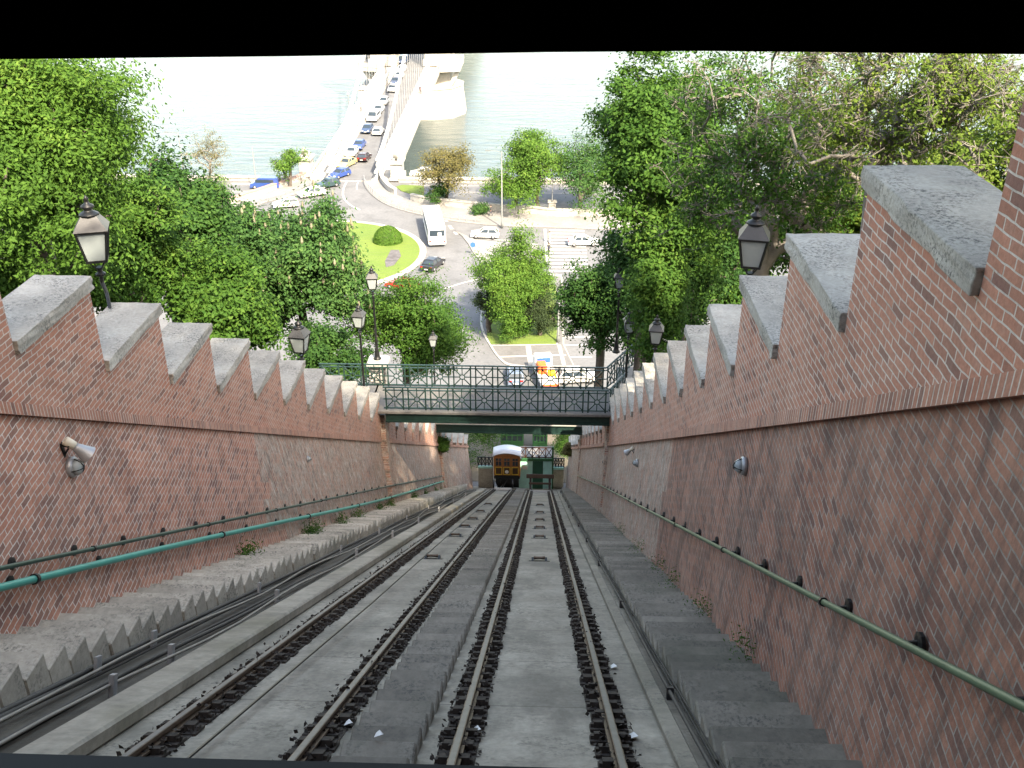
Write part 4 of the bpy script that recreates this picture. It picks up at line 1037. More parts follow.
# stone tower on its pier
mb = MB(); V = 94
pts = [B(-14, V - 9, 0), B(5.5, V - 9, 0), B(10.5, V - 6.5, 0), B(13.2, V - 1, 0), B(13.2, V + 4, 0), B(10, V + 9, 0), B(-14, V + 9, 0)]
pts = [p.to_2d() for p in pts]
ctr = B(-1, V, 0).to_2d()
n = len(pts); vs = [(*p, -10) for p in pts] + [(*lerp(ctr, p, .93), -1.0) for p in pts]
mb.add(vs, [tuple(range(n - 1, -1, -1)), tuple(range(n, 2 * n))] + [(i, (i + 1) % n, n + (i + 1) % n, n + i) for i in range(n)])
mb.prism([tuple(lerp(ctr, p, .95)) for p in pts], -1.0, -.6)
mb.build('pier', M['stone'], br, bevel=.3)
mb = MB(); zt = bdz(V)
for (u0, u1) in ((-10.3, -3.9), (3.3, 9.7)):
    mb.hexa([B(u0, V - 4.5, -2), B(u1, V - 4.5, -2), B(u1, V + 4.5, -2), B(u0, V + 4.5, -2), B(u0, V - 4.5, zt + 9), B(u1, V - 4.5, zt + 9), B(u1, V + 4.5, zt + 9), B(u0, V + 4.5, zt + 9)])
    for (za, zb, e) in ((zt + .0, zt + 1.6, .45), (zt + 3.4, zt + 4.0, .3)):
        mb.hexa([B(u0 - e, V - 4.5 - e, za), B(u1 + e, V - 4.5 - e, za), B(u1 + e, V + 4.5 + e, za), B(u0 - e, V + 4.5 + e, za), B(u0 - e, V - 4.5 - e, zb), B(u1 + e, V - 4.5 - e, zb), B(u1 + e, V + 4.5 + e, zb), B(u0 - e, V + 4.5 + e, zb)])
    mb.hexa([B(u0 + .5, V - 4, zt + 9), B(u1 - .5, V - 4, zt + 9), B(u1 - .5, V + 4, zt + 9), B(u0 + .5, V + 4, zt + 9), B(u0 + 1, V - 3.6, zt + 31), B(u1 - 1, V - 3.6, zt + 31), B(u1 - 1, V + 3.6, zt + 31), B(u0 + 1, V + 3.6, zt + 31)])
mb.hexa([B(-10, V - 4, zt + 24), B(9.4, V - 4, zt + 24), B(9.4, V + 4, zt + 24), B(-10, V + 4, zt + 24), B(-10, V - 4, zt + 33), B(9.4, V - 4, zt + 33), B(9.4, V + 4, zt + 33), B(-10, V + 4, zt + 33)])
na = 10; arch = [(-.3 + 3.6 * math.cos(math.pi * i / na), zt + 18 + 5 * math.sin(math.pi * i / na)) for i in range(na + 1)]
for i in range(na):
    (ua, za), (ub, zb) = arch[i], arch[i + 1]
    mb.hexa([B(ub, V - 3.9, zb), B(ua, V - 3.9, za), B(ua, V + 3.9, za), B(ub, V + 3.9, zb), B(ub, V - 3.9, zt + 24.1), B(ua, V - 3.9, zt + 24.1), B(ua, V + 3.9, zt + 24.1), B(ub, V + 3.9, zt + 24.1)])
mb.build('tower', M['stone'], br, bevel=.12)
# balcony of the footway round the tower
for (sg) in (1, -1):
    mb = MB()
    q = [B(sg * 7.2, V - 8, 0), B(sg * 12.6 - .3, V - 6.5, 0), B(sg * 12.6 - .3, V + 6.5, 0), B(sg * 7.2, V + 8, 0)]
    mb.prism([p.to_2d() for p in q], zt - .9, zt + .05)
    for i in range(3):
        a, b = q[i], q[i + 1]; mb.bar((a.x, a.y, zt + .6), (b.x, b.y, zt + .6), .2, 1.1)
    for vv in (-5, 0, 5):
        mb.bar(B(sg * 9.2, V + vv, -.8), B(sg * 11.8, V + vv, zt - .9), .7, .9)
    mb.build('footway_balcony', M['stone'], br)
# abutment block under the bridge head
mb = MB(); mb.prism([B(-8.5, -1, 0).to_2d(), B(8.6, -1, 0).to_2d(), B(8.6, 7.5, 0).to_2d(), B(-8.5, 7.5, 0).to_2d()], -9, lambda p: -.05)
mb.build('abutment', M['stone'], br)

# lions on pedestals at the bridge head, lamps on the bridge
def skin_mesh(name, nodes, edges, mats, parent, sub=1, paint=None):
    me = bpy.data.meshes.new(name); me.from_pydata([n[:3] for n in nodes], edges, []); me.update()
    o = bpy.data.objects.new(name, me); C.objects.link(o)
    sk = o.modifiers.new('skin', 'SKIN'); sk.use_smooth_shade = True
    for i, n in enumerate(nodes):
        v = me.skin_vertices[0].data[i]; v.radius = (n[3], n[4] if len(n) > 4 else n[3]); v.use_root = (i == 0)
    ss = o.modifiers.new('sub', 'SUBSURF'); ss.levels = ss.render_levels = sub
    dg = bpy.context.evaluated_depsgraph_get(); dg.update(); m2 = bpy.data.meshes.new_from_object(o.evaluated_get(dg))
    bpy.data.objects.remove(o)
    m2.materials.clear()
    for m_ in mats: m2.materials.append(m_)
    if paint:
        for p in m2.polygons: p.material_index = paint(p.center)
    m2.polygons.foreach_set('use_smooth', [True] * len(m2.polygons))
    o = bpy.data.objects.new(name, m2); C.objects.link(o)
    if parent: o.parent = parent
    return o
def lion(u, v, label_l, label_p):
    p = B(u, v, bdz(v))
    pdm = MB(); pdm.box(p + Vector((0, 0, 1.3)), (1.9, 3.4, 3.0)); pdm.box(p + Vector((0, 0, 2.95)), (2.5, 4.0, .35)); pdm.box(p + Vector((0, 0, .2)), (2.4, 3.9, .5))
    tag(pdm.build('stone_pedestal', M['stone'], None, bevel=.06), label_p, 'pedestal', 'lion pedestals at the bridge head')
    root = thing('lion_statue', label_l, 'statue', p + Vector((0, 0, 3.125)), 0, 'stone lions at the bridge head')
    # crouching: chest forward (towards us, -Y)
    N = [(0, .9, .55, .42, .45), (0, .2, .62, .40, .42), (0, -.5, .72, .46, .5), (0, -.95, 1.15, .40, .45), (0, -1.2, 1.45, .36, .36), (0, -1.5, 1.36, .2, .2),
         (-.38, -.7, .4, .2), (-.4, -1.4, .16, .15), (-.4, -1.75, .12, .16), (.38, -.7, .4, .2), (.4, -1.4, .16, .15), (.4, -1.75, .12, .16),
         (-.42, .95, .5, .3), (-.5, .35, .3, .2), (-.5, .0, .13, .16), (.42, .95, .5, .3), (.5, .35, .3, .2), (.5, .0, .13, .16), (0, 1.35, .3, .1), (.4, 1.6, .12, .07), (.75, 1.3, .1, .09),
         (-.2, -1.1, 1.78, .09), (.2, -1.1, 1.78, .09)]
    E_ = [(0, 1), (1, 2), (2, 3), (3, 4), (4, 5), (2, 6), (6, 7), (7, 8), (2, 9), (9, 10), (10, 11), (0, 12), (12, 13), (13, 14), (0, 15), (15, 16), (16, 17), (0, 18), (18, 19), (19, 20), (4, 21), (4, 22)]
    skin_mesh('body', N, E_, [M['stone']], root, 2)
lion(-8.2, 3.2, 'pale stone lion crouching at the left side of the bridge head', 'tall pale stone pedestal under the left bridge lion')
lion(7.9, 1.6, 'pale stone lion crouching at the right side of the bridge head', 'tall pale stone pedestal under the right bridge lion')
def bridge_lamp(p, label, h=4.2):
    root = thing('street_lamp', label, 'street lamp', p, 0, 'lamps on the bridge and riverside')
    mb = MB(); mb.lathe([(.2, 0), (.2, .3), (.12, .5), (.08, .8), (.06, h - .1), (.1, h)], (0, 0, 0), 8); mb.build('post', M['steelgray'], root, True)
    mb = MB(); mb.lathe([(.1, h), (.24, h + .15), (.28, h + .4), (.2, h + .6), (.06, h + .75)], (0, 0, 0), 8); mb.build('lamp_head', M['milky'], root, True)
bridge_lamp(B(-7.4, 42, bdz(42)), 'slender lamp on the left bridge parapet above the water')
bridge_lamp(B(7.5, 88, bdz(88)), 'slender lamp on the right bridge parapet beside the tower', 5)
p = G(600 - 48, 213); bridge_lamp((p.x, p.y, .1), 'pale globe lamp on the parapet pillar between the riverside trees', 5)
tag(MB().box((p.x, p.y, .9), (1.1, 1.1, 1.8)).box((p.x, p.y, 1.86), (1.4, 1.4, .16)).build('parapet_pillar', M['stone'], None, bevel=.05), 'square pale pillar in the parapet below the globe lamp', 'pillar')
def pole(px, py, h, label, arm=True):
    p = G(px, py); root = thing('tall_lamp_pole', label, 'street lamp', (p.x, p.y, .0), 0, 'tall street poles')
    mb = MB(); mb.lathe([(.2, 0), (.2, .8), (.13, .9), (.07, h)], (0, 0, 0), 8); mb.build('pole', M['pole'], root, True)
    if arm:
        mb = MB(); mb.tube([(0, 0, h - .2), (-.7, 0, h), (-1.8, 0, h + .1)], .045, 6); mb.box((-2.0, 0, h + .08), (.7, .25, .14)); mb.build('arm', M['pole'], root)
pole(502, 228, 11.5, 'tall grey street pole on the pavement behind the white hatchback')
pole(257, 189, 7.0, 'pale street pole beside the blue van on the quay', False)
pole(186, 186, 9.0, 'pale street lamp left of the bare riverside tree')
pole(558, 343, 5.5, 'dark slim pole at the corner of the island lawn', False)
for (px, py, lab) in ((463, 262, 'small blue sign at the tip of the traffic island'),):
    p = G(px + 10, py - 7); sg = thing('traffic_sign', lab, 'sign', (p.x, p.y, 0)); MB().tube([(0, 0, 0), (0, 0, 1.6)], .04, 6).build('post', M['steelgray'], sg)
    mb = MB(); mb.lathe([(.36, -.02), (.36, .02)], (0, -.06, 1.5), 18, Matrix.Rotation(R(90), 3, 'X')); mb.build('face', plain('sign_blue', (.03, .12, .5), .4), sg)

# ------------------------------------------------------------------ vehicles
def car_body_mesh(Lc, Wc, van=False, hatch=True):
    """side outline lofted across the width (x forward)"""
    h = Lc / 2
    if van: prof = [(-h, .35), (-h, 1.0), (-h + .05, 1.75), (-h + .2, 1.92), (h - 1.5, 1.92), (h - .75, 1.1), (h - .1, .92), (h, .6), (h, .35)]
    else: prof = [(-h, .35), (-h + .02, .72), (-h + .08, .92), (-h + .35 if hatch else -h + .75, .98), (h - 1.25, .95), (h - .35, .8), (h - .04, .64), (h, .35)]
    mb = MB(); n = len(prof); rows = []
    for (yy, sh) in ((-Wc / 2, .06), (-Wc / 2 + .07, 0), (Wc / 2 - .07, 0), (Wc / 2, .06)):
        rows.append([(x * (1 - sh * .4), yy, z if z < .5 else z - sh) for x, z in prof])
    vs = [p for r_ in rows for p in r_]; fs = []
    for j in range(3):
        for i in range(n):
            a, b = j * n + i, j * n + (i + 1) % n; fs.append((a, b, b + n, a + n))
    fs += [tuple(range(n)), tuple(range(4 * n - 1, 3 * n - 1, -1))]
    mb.add(vs, fs); return mb
CARM = {}
def make_car(p, heading, color, label, Lc=4.2, Wc=1.75, kind='hatch', group='cars on the bridge road and square', name='parked_car'):
    root = thing(name, label, 'car' if kind != 'van' else 'van', p, heading, group)
    key = ('paint',) + color
    if key not in M: M[key] = plain('car_paint', color, .3, .1, var=.03, coat=.6)
    pm = M[key]; van = kind == 'van'; mk = (Lc, Wc, kind)
    if mk not in CARM:
        d = {}; h = Lc / 2
        o = car_body_mesh(Lc, Wc, van, kind == 'hatch').build('body', pm, bevel=.04, seg=2); d['body'] = o.data; bpy.data.objects.remove(o)
        g = MB()
        if not van:
            xr = -h + (.12 if kind == 'hatch' else .75); xf = h - 1.2; wb, wt = Wc / 2 - .06, Wc / 2 - .24; zt = 1.42
            g.hexa([(xr, -wb, .93), (xf, -wb, .93), (xf, wb, .93), (xr, wb, .93), (xr + .4, -wt, zt), (xf - .75, -wt, zt), (xf - .75, wt, zt), (xr + .4, wt, zt)])
            o = g.build('windows', M['glass']); d['windows'] = o.data; bpy.data.objects.remove(o)
            r_ = MB(); r_.hexa([(xr + .34, -wt - .03, zt - .02), (xf - .66, -wt - .03, zt - .02), (xf - .66, wt + .03, zt - .02), (xr + .34, wt + .03, zt - .02), (xr + .5, -wt + .1, zt + .06), (xf - .9, -wt + .1, zt + .06), (xf - .9, wt - .1, zt + .06), (xr + .5, wt - .1, zt + .06)])
            for sy in (-1, 1):
                for (xa_, xb_) in ((xr, xr + .4), (xf, xf - .75), ((xr + xf) / 2, (xr + xf) / 2 - .1)): r_.bar((xa_, sy * (wb + .005), .93), (xb_, sy * (wt + .02), zt), .08)
            o = r_.build('roof', pm); d['roof'] = o.data; bpy.data.objects.remove(o)
        else:
            for sy in (-1, 1): g.box((-.1, sy * (Wc / 2 - .01), 1.4), (Lc * .62, .05, .5))
            g.hexa([(h - .80, -Wc / 2 + .12, 1.17), (h - .74, -Wc / 2 + .12, 1.17), (h - .74, Wc / 2 - .12, 1.17), (h - .80, Wc / 2 - .12, 1.17), (h - 1.45, -Wc / 2 + .2, 1.86), (h - 1.4, -Wc / 2 + .2, 1.86), (h - 1.4, Wc / 2 - .2, 1.86), (h - 1.45, Wc / 2 - .2, 1.86)])
            g.box((-h + .02, 0, 1.4), (.08, Wc - .4, .5)); o = g.build('windows', M['glass']); d['windows'] = o.data; bpy.data.objects.remove(o)
        wm = MB(); wm.lathe([(.12, -.1), (.3, -.11), (.32, -.06), (.32, .06), (.3, .11), (.12, .1)], (0, 0, 0), 16, Matrix.Rotation(R(90), 3, 'X')); o = wm.build('wheel', M['tyre'], None, True); d['wheel'] = o.data; bpy.data.objects.remove(o)
        rm = MB(); rm.lathe([(.02, -.12), (.19, -.115), (.19, .115), (.02, .12)], (0, 0, 0), 10, Matrix.Rotation(R(90), 3, 'X')); o = rm.build('rim', M['steelgray'], None, True); d['rim'] = o.data; bpy.data.objects.remove(o)
        t_ = MB(); t_.box((0, 0, 0), (.07, .3, .16)); o = t_.build('tail_light', M['lens']); d['tail_light'] = o.data; bpy.data.objects.remove(o)
        t_ = MB(); t_.box((0, 0, 0), (.1, .34, .14)); o = t_.build('headlight', M['headlamp']); d['headlight'] = o.data; bpy.data.objects.remove(o)
        t_ = MB(); t_.box((0, 0, 0), (.03, .5, .12)); o = t_.build('number_plate', M['plate']); d['number_plate'] = o.data; bpy.data.objects.remove(o)
        CARM[mk] = d
    d = CARM[mk]; h = Lc / 2
    def part(nm, loc=(0, 0, 0), par=root, paint=False):
        o = bpy.data.objects.new(nm, d[nm]); C.objects.link(o); o.parent = par; o.location = loc
        if paint: o.material_slots[0].link = 'OBJECT'; o.material_slots[0].material = pm
        if nm == 'body': b = o.modifiers.new('bevel', 'BEVEL'); b.width = .04; b.segments = 2; b.limit_method = 'ANGLE'; b.angle_limit = R(35)
        return o
    part('body', paint=True); part('windows')
    if not van: part('roof', paint=True)
    for sx in (-1, 1):
        for sy in (-1, 1): part('rim', (0, 0, 0), part('wheel', (sx * (h - .8), sy * (Wc / 2 - .09), .32)))
    for sy in (-1, 1):
        part('tail_light', (-h + .02, sy * (Wc / 2 - .24), .78)); part('headlight', (h - .06, sy * (Wc / 2 - .28), .66))
    part('number_plate', (-h - .01, 0, .5)); part('number_plate', (h + .01, 0, .48)); return root
W_ = (.62, .62, .61); SIL = (.55, .58, .60); BLU = (.03, .075, .28); DKB = (.03, .06, .13); BLK = (.02, .02, .025); RED = (.50, .03, .025); YEL = (.50, .42, .20); DKG = (.03, .06, .07)
def on_bridge(px, py):
    z = .2
    for _ in range(4):
        p = G(px, py, z); v = p.y - AY0; z = bdz(v) + .03 if v > -1 else .02
    return G(px, py, z)
toward = R(-93)               # queue comes towards us
cars = [
    ((286, 207), R(198), W_, 'white hatchback, last to turn left out of the bridge queue', 'hatch'),
    ((312, 196), R(212), W_, 'long white saloon turning left off the bridge behind a white hatchback', 'sedan'),
    ((328, 187), R(222), DKG, 'dark teal car at the bridge foot between white saloon and blue car', 'hatch'),
    ((340, 177), R(238), BLU, 'bright blue hatchback between dark teal and yellow cars', 'hatch'),
    ((347.5, 166), R(252), YEL, 'yellow taxi in the queue at the bridge head', 'sedan'),
    ((352, 155), toward, SIL, 'silver car in the queue just behind the yellow taxi', 'hatch'),
    ((359.5, 148), toward, BLU, 'blue car behind the silver car in the bridge queue', 'sedan'),
    ((367.5, 132), toward, DKB, 'dark blue car on the bridge level with a white oncoming car', 'hatch'),
    ((374, 120), toward, W_, 'white van in the bridge queue behind the dark blue car', 'van'),
    ((379, 112), toward, SIL, 'silver blue car behind the white van on the bridge', 'sedan'),
    ((384, 104), toward, W_, 'white car on the bridge behind the silver blue car', 'hatch'),
    ((393, 91), toward, W_, 'white saloon on the bridge, second group of the queue', 'sedan'),
    ((395.5, 84), toward, DKB, 'dark car on the bridge just ahead of two white cars', 'hatch'),
    ((399.5, 78), toward, W_, 'white car on the bridge near the tower base', 'hatch'),
    ((402, 71.5), toward, W_, 'small white car on the bridge in front of the dark van', 'hatch'),
    ((404, 63), toward, DKB, 'dark blue van passing through the bridge tower', 'van'),
    ((364.5, 160), R(84), (.045, .012, .012), 'dark red car driving onto the bridge alone', 'hatch'),
    ((378.5, 134), R(88), W_, 'white car driving away along the bridge', 'hatch'),
]
for (px, py), hd, col, lab, kd in cars:
    p = on_bridge(px, py); Lc = 4.9 if kd == 'van' else (4.5 if kd == 'sedan' else 4.0)
    make_car(p, hd, col, lab, Lc, 1.95 if kd == 'van' else 1.75, kind=kd, name='delivery_van' if kd == 'van' else 'car')
p = G(433, 267.5); make_car((p.x, p.y, 0), R(72), BLK, 'black saloon driving round the roundabout behind the bus', 4.5, 1.78, 'sedan', name='car')
p = G(402, 289); make_car((p.x, p.y, 0), R(152), RED, 'bright red car partly hidden behind the tree by the footbridge', 4.2, 1.75, 'hatch', name='car')
p = G(485, 237.5); make_car((p.x, p.y, 0), R(176), W_, 'white hatchback seen side on beyond the traffic island', 4.1, 1.72, 'hatch', name='car')
p = G(583, 245); make_car((p.x, p.y, 0), R(4), SIL, 'silver car waiting at the zebra crossing beside the trees', 4.3, 1.75, 'sedan', name='car')
p = G(266, 188); make_car((p.x, p.y, 0), R(180), BLU, 'blue van parked on the quay left of the bridge', 4.9, 1.9, 'van', name='delivery_van')
p = G(422, 176); make_car((p.x, p.y, 0), R(180), W_, 'white car on the quay road just right of the bridge foot', 4.2, 1.75, 'hatch', name='car')
p = G(515, 380); make_car((p.x, p.y, 0), R(95), (.14, .19, .27), 'small blue car seen through the left part of the footbridge railing', 3.7, 1.65, 'hatch', name='car')
p = G(577, 381); make_car((p.x, p.y, 0), R(8), W_, 'white car half hidden by leaves beyond the right railing', 4.2, 1.75, 'hatch', name='car')
# stall-like service truck in front of the footbridge
p = G(546, 382); tk = thing('service_truck', 'white service truck with orange and yellow load seen through the railing', 'truck', (p.x, p.y, 0), R(100))
mb = MB(); mb.box((-.4, 0, .75), (4.2, 1.9, .25)); mb.box((-.5, .93, 1.0), (3.8, .05, .35)); mb.box((-.5, -.93, 1.0), (3.8, .05, .35)); mb.box((-2.45, 0, 1.0), (.05, 1.9, .35)); mb.build('bed', M['white'], tk)
mb = MB(); mb.hexa([(1.6, -.95, .4), (3.1, -.95, .4), (3.1, .95, .4), (1.6, .95, .4), (1.6, -.9, 2.2), (2.6, -.9, 2.2), (2.6, .9, 2.2), (1.6, .9, 2.2)]); mb.build('cab', M['white'], tk, bevel=.05)
mb = MB(); mb.box((1.58, 0, 1.75), (.06, 1.4, .55)); mb.build('rear_window', plain('blue_glass', (.03, .12, .35), .15), tk)
orange = plain('orange_paint', (.80, .14, .03), .5); yel = plain('yellow_paint', (.85, .50, .03), .5)
mb = MB(); mb.box((.7, .35, 1.35), (1.3, .9, 1.0)); mb.build('tank', orange, tk, bevel=.05)
mb = MB(); mb.box((-.4, -.5, 1.15), (.9, .7, .6)); mb.build('toolbox', yel, tk, bevel=.04)
mb = MB(); mb.box((-1.6, .1, 1.0), (1.2, 1.5, .3)); mb.build('board', M['white'], tk); mb = MB(); mb.box((-2.5, 0, .8), (.06, 1.8, .3)); mb.build('tail_board', orange, tk)
for sx in (-1.6, 2.2):
    for sy in (-1, 1): mb = MB(); mb.lathe([(.1, -.12), (.4, -.12), (.4, .12), (.1, .12)], (sx, sy * .85, .4), 14, Matrix.Rotation(R(90), 3, 'X')); mb.build('wheel', M['tyre'], tk, True)
# the bus
pb0, pb1 = G(437.5, 247.5), G(429, 214); bus_dir = math.atan2(pb1.y - pb0.y, pb1.x - pb0.x)
bm_ = (pb0 + pb1) / 2; BL = 11.0
bus = thing('city_bus', 'white city bus turning round the roundabout, seen from behind', 'bus', (pb0.x + math.cos(bus_dir) * BL / 2, pb0.y + math.sin(bus_dir) * BL / 2, 0), bus_dir)
mb = MB(); mb.box((0, 0, 1.65), (BL, 2.5, 2.5)); mb.build('body', M['white'], bus, bevel=.14, seg=3)
mb = MB(); mb.box((.5, 0, 2.96), (3.0, 1.6, .16)); mb.box((-3, 0, 2.94), (1.2, 1.0, .12)); mb.build('roof_unit', M['white'], bus, bevel=.05)
for sy in (-1, 1):
    for i in range(7):
        mb = MB(); mb.box((-4.3 + i * 1.42, sy * 1.25, 2.05), (1.22, .04, .95)); mb.build('window', M['glass'], bus)
mb = MB(); mb.box((-BL / 2 - .0, 0, 2.1), (.05, 2.1, .85)); rw = mb.build('rear_window', M['glass'], bus)
mb = MB(); mb.box((-BL / 2 - .04, -.35, 1.95), (.03, .5, .5)); mb.build('notice', M['white'], rw)
for sy in (-1, 1): mb = MB(); mb.box((-BL / 2 - .0, sy * 1.0, .9), (.06, .3, .22)); mb.build('tail_light', M['lens'], bus)
mb = MB(); mb.box((-BL / 2 - .0, 0, 1.05), (.05, 1.2, .28)); mb.build('blue_band', plain('bus_blue', (.25, .35, .75), .4), bus)
mb = MB(); mb.box((-BL / 2 - .03, 0, .52), (.12, 2.3, .3)); mb.build('bumper', M['steelgray'], bus, bevel=.03)
for x in (-3.2, 3.3):
    for sy in (-1, 1): mb = MB(); mb.lathe([(.15, -.14), (.48, -.14), (.5, 0), (.48, .14), (.15, .14)], (x, sy * 1.12, .5), 18, Matrix.Rotation(R(90), 3, 'X')); mb.build('wheel', M['tyre'], bus, True)

# ------------------------------------------------------------------ people
SKIN = plain('skin', (.45, .27, .19), .6, var=.05)
def person(p, heading, shirt, trousers, hair, label, stride=.25):
    root = thing('person', label, 'person', p, heading, 'people walking')
    a = stride
    N = [(0, 0, .95, .13, .16), (0, 0, 1.18, .12, .15), (0, 0, 1.38, .13, .19), (0, 0, 1.50, .06), (.02, 0, 1.63, .09, .085), (.02, 0, 1.72, .085, .08),
         (a * .45, .1, .52, .075), (a, .1, .09, .05), (a + .15, .1, .05, .045), (-a * .2, -.1, .52, .075), (-a, -.1, .11, .05), (-a + .14, -.1, .05, .045),
         (0, .2, 1.40, .06), (-a * .4, .26, 1.12, .045), (-a * .1, .26, .88, .035), (.03, .26, .80, .035), (0, -.2, 1.40, .06), (a * .3, -.26, 1.12, .045), (a * .75, -.26, .90, .035), (a * .9, -.26, .82, .035)]
    E_ = [(0, 1), (1, 2), (2, 3), (3, 4), (4, 5), (0, 6), (6, 7), (7, 8), (0, 9), (9, 10), (10, 11), (2, 12), (12, 13), (13, 14), (14, 15), (2, 16), (16, 17), (17, 18), (18, 19)]
    pm = [plain('shirt', shirt, .8), plain('trousers', trousers, .8), SKIN, M['tyre']]
    def paint(c):
        if c.z > 1.47: return 2
        if c.z < .1: return 3
        if abs(c.y) > .215 and c.z < 1.1: return 2
        return 0 if c.z > .93 else 1
    skin_mesh('body', N, E_, pm, root, 1, paint)
    mb = MB(); mb.lathe([(.09, 1.66), (.105, 1.72), (.09, 1.79), (.04, 1.825)], (0, 0, 0), 10); mb.build('hair', plain('hair', hair, .7), root, True)
for (px, py), hd, sh, tr, hr, lab in [
    ((507 + 42 - .5, 255), R(80), (.03, .03, .05), (.03, .03, .04), (.05, .03, .02), 'person in dark clothes walking over the zebra crossing'),
    ((549.5, 243), R(265), (.62, .48, .28), (.70, .68, .62), (.06, .04, .02), 'person in tan top and white trousers at the far end of the zebra crossing'),
    ((499 + -8, 217), R(170), (.05, .05, .06), (.06, .06, .08), (.03, .02, .02), 'person in black on the pavement near the tall pole')]:
    p = G(px, py); person((p.x, p.y, .14 if py < 225 else 0), hd, sh, tr, hr, lab)
for u, v, hd, sh, tr, lab in [(5.2, 62, R(95), (.05, .04, .06), (.05, .05, .06), 'person in dark clothes on the right bridge footway'), (5.7, 61.2, R(95), (.5, .3, .26), (.2, .2, .24), 'person in pink top on the right bridge footway'),
                              (-5.9, 24, R(-95), (.45, .08, .1), (.2, .15, .15), 'person in dark red top on the left bridge footway'), (-5.6, 46, R(-95), (.3, .3, .35), (.1, .1, .12), 'person in grey on the left bridge footway, far out over the water')]:
    person(B(u, v, bdz(v)), hd, sh, tr, (.05, .03, .02), lab)

# ------------------------------------------------------------------ trees
def tree_px(name, label, px, py, Y, wpx, hpx, leaf, n, L, seed, base=None, **k):
    c = at(px, py, Y); Z = c.y * math.cos(PITCH) + (H - c.z) * math.sin(PITCH)
    rx = wpx * Z / FPX; rz = hpx * Z / FPX / .9; b = base or (c.x + random.Random(seed).uniform(-.1, .1) * rx, Y + .3, hill(Y))
    return make_tree(name, label, b, c, (rx, rx * k.pop('deep', 1.0), rz), leaf, n, L, seed=seed, **k)
TG = 'trees on the slopes'; SG = 'trees around the square'
tree_px('locust_tree', 'large bright green locust tree at the far left, rising above the wall', 18, 150, 25, 135, 122, 'locust', 62000, .20, 11, W=.085, lobes=22, clumps=420, clump_r=.10, trunk_r=.3, group=TG)
tree_px('leafy_tree', 'dark green leafy tree between the left locust and the chestnuts', 165, 245, 42, 66, 80, 'dark', 26000, .30, 12, lobes=16, clumps=260, clump_r=.11, group=TG)
tree_px('leafy_tree', 'mid green tree low behind the first left copings', 205, 310, 36, 62, 60, 'mid', 18000, .28, 13, lobes=12, clumps=200, clump_r=.12, group=TG)
tree_px('chestnut_tree', 'chestnut with pale blossom candles, left of the big chestnut', 238, 285, 56, 42, 68, 'chestnut', 15000, .36, 14, lobes=14, clumps=190, clump_r=.12, candles=150, group=TG)
tree_px('chestnut_tree', 'biggest dark chestnut with pale blossom candles, left of the bridge lamps', 299, 284, 62, 64, 80, 'chestnut', 30000, .38, 15, lobes=20, clumps=300, clump_r=.11, candles=230, group=TG)
tree_px('leafy_tree', 'rounded mid green tree directly behind the footbridge lamp posts', 405, 338, 64, 66, 50, 'mid', 26000, .30, 16, lobes=18, clumps=260, clump_r=.11, group=TG)
tree_px('leafy_tree', 'low dark tree behind the last left copings', 325, 352, 47, 40, 36, 'dark', 9000, .28, 17, lobes=10, clumps=120, clump_r=.13, group=TG)
# right slope
tree_px('broadleaf_tree', 'dense dark green tree right of the square, its crown touching the top', 655, 165, 40, 72, 112, 'mid', 42000, .27, 21, lobes=20, clumps=340, clump_r=.10, trunk_r=.17, group=TG)
tree_px('broadleaf_tree', 'deep green tree behind the two right lamp posts', 690, 255, 45, 72, 74, 'dark', 26000, .28, 22, lobes=16, clumps=240, clump_r=.11, group=TG)
tree_px('broadleaf_tree', 'tree with bare grey twigs among green leaves above the right lantern', 770, 160, 27, 105, 118, 'mid', 12500, .19, 23, W=.085, limbs=260, twigs=900, lobes=20, clumps=300, clump_r=.085, bark='bark_pale', trunk_r=.26, group=TG)
tree_px('broadleaf_tree', 'sparse tree with many bare grey branches at upper right', 890, 110, 22, 120, 92, 'yellow', 7000, .16, 24, W=.075, limbs=240, twigs=1300, lobes=18, clumps=240, clump_r=.085, bark='bark_pale', trunk_r=.26, group=TG)
tree_px('broadleaf_tree', 'yellow green tree at the right edge behind the nearest coping', 985, 200, 30, 105, 95, 'yellow', 22000, .19, 25, twigs=500, lobes=16, clumps=260, clump_r=.10, group=TG)
tree_px('broadleaf_tree', 'low green tree behind the second right coping', 830, 235, 33, 100, 66, 'mid', 24000, .24, 26, lobes=14, clumps=240, clump_r=.10, bark='bark_pale', group=TG)
tree_px('leafy_tree', 'dark green low tree at the right end of the footbridge', 602, 308, 60, 36, 62, 'dark', 18000, .32, 27, lobes=14, clumps=190, clump_r=.11, group=TG)
tree_px('leafy_tree', 'green tree filling the slope under the tall right trees, beyond the lanterns', 722, 300, 54, 62, 52, 'mid', 16000, .30, 28, lobes=14, clumps=200, clump_r=.12, group=TG)
tree_px('leafy_tree', 'green tree low between the right lamp posts and the square', 655, 300, 58, 44, 60, 'dark', 16000, .30, 29, lobes=14, clumps=190, clump_r=.12, group=TG)
tree_px('leafy_tree', 'bright green tree low at the left edge behind the first coping', 30, 262, 30, 78, 62, 'locust', 26000, .2, 30, W=.09, lobes=14, clumps=240, clump_r=.11, group=TG)
tree_px('leafy_tree', 'mid green tree behind the far left lantern', 128, 262, 34, 62, 66, 'mid', 22000, .24, 31, lobes=14, clumps=220, clump_r=.11, group=TG)
tree_px('leafy_tree', 'green tree behind the upper right copings, under the sparse tree', 900, 235, 28, 90, 60, 'yellow', 22000, .2, 32, lobes=14, clumps=220, clump_r=.11, bark='bark_pale', group=TG)
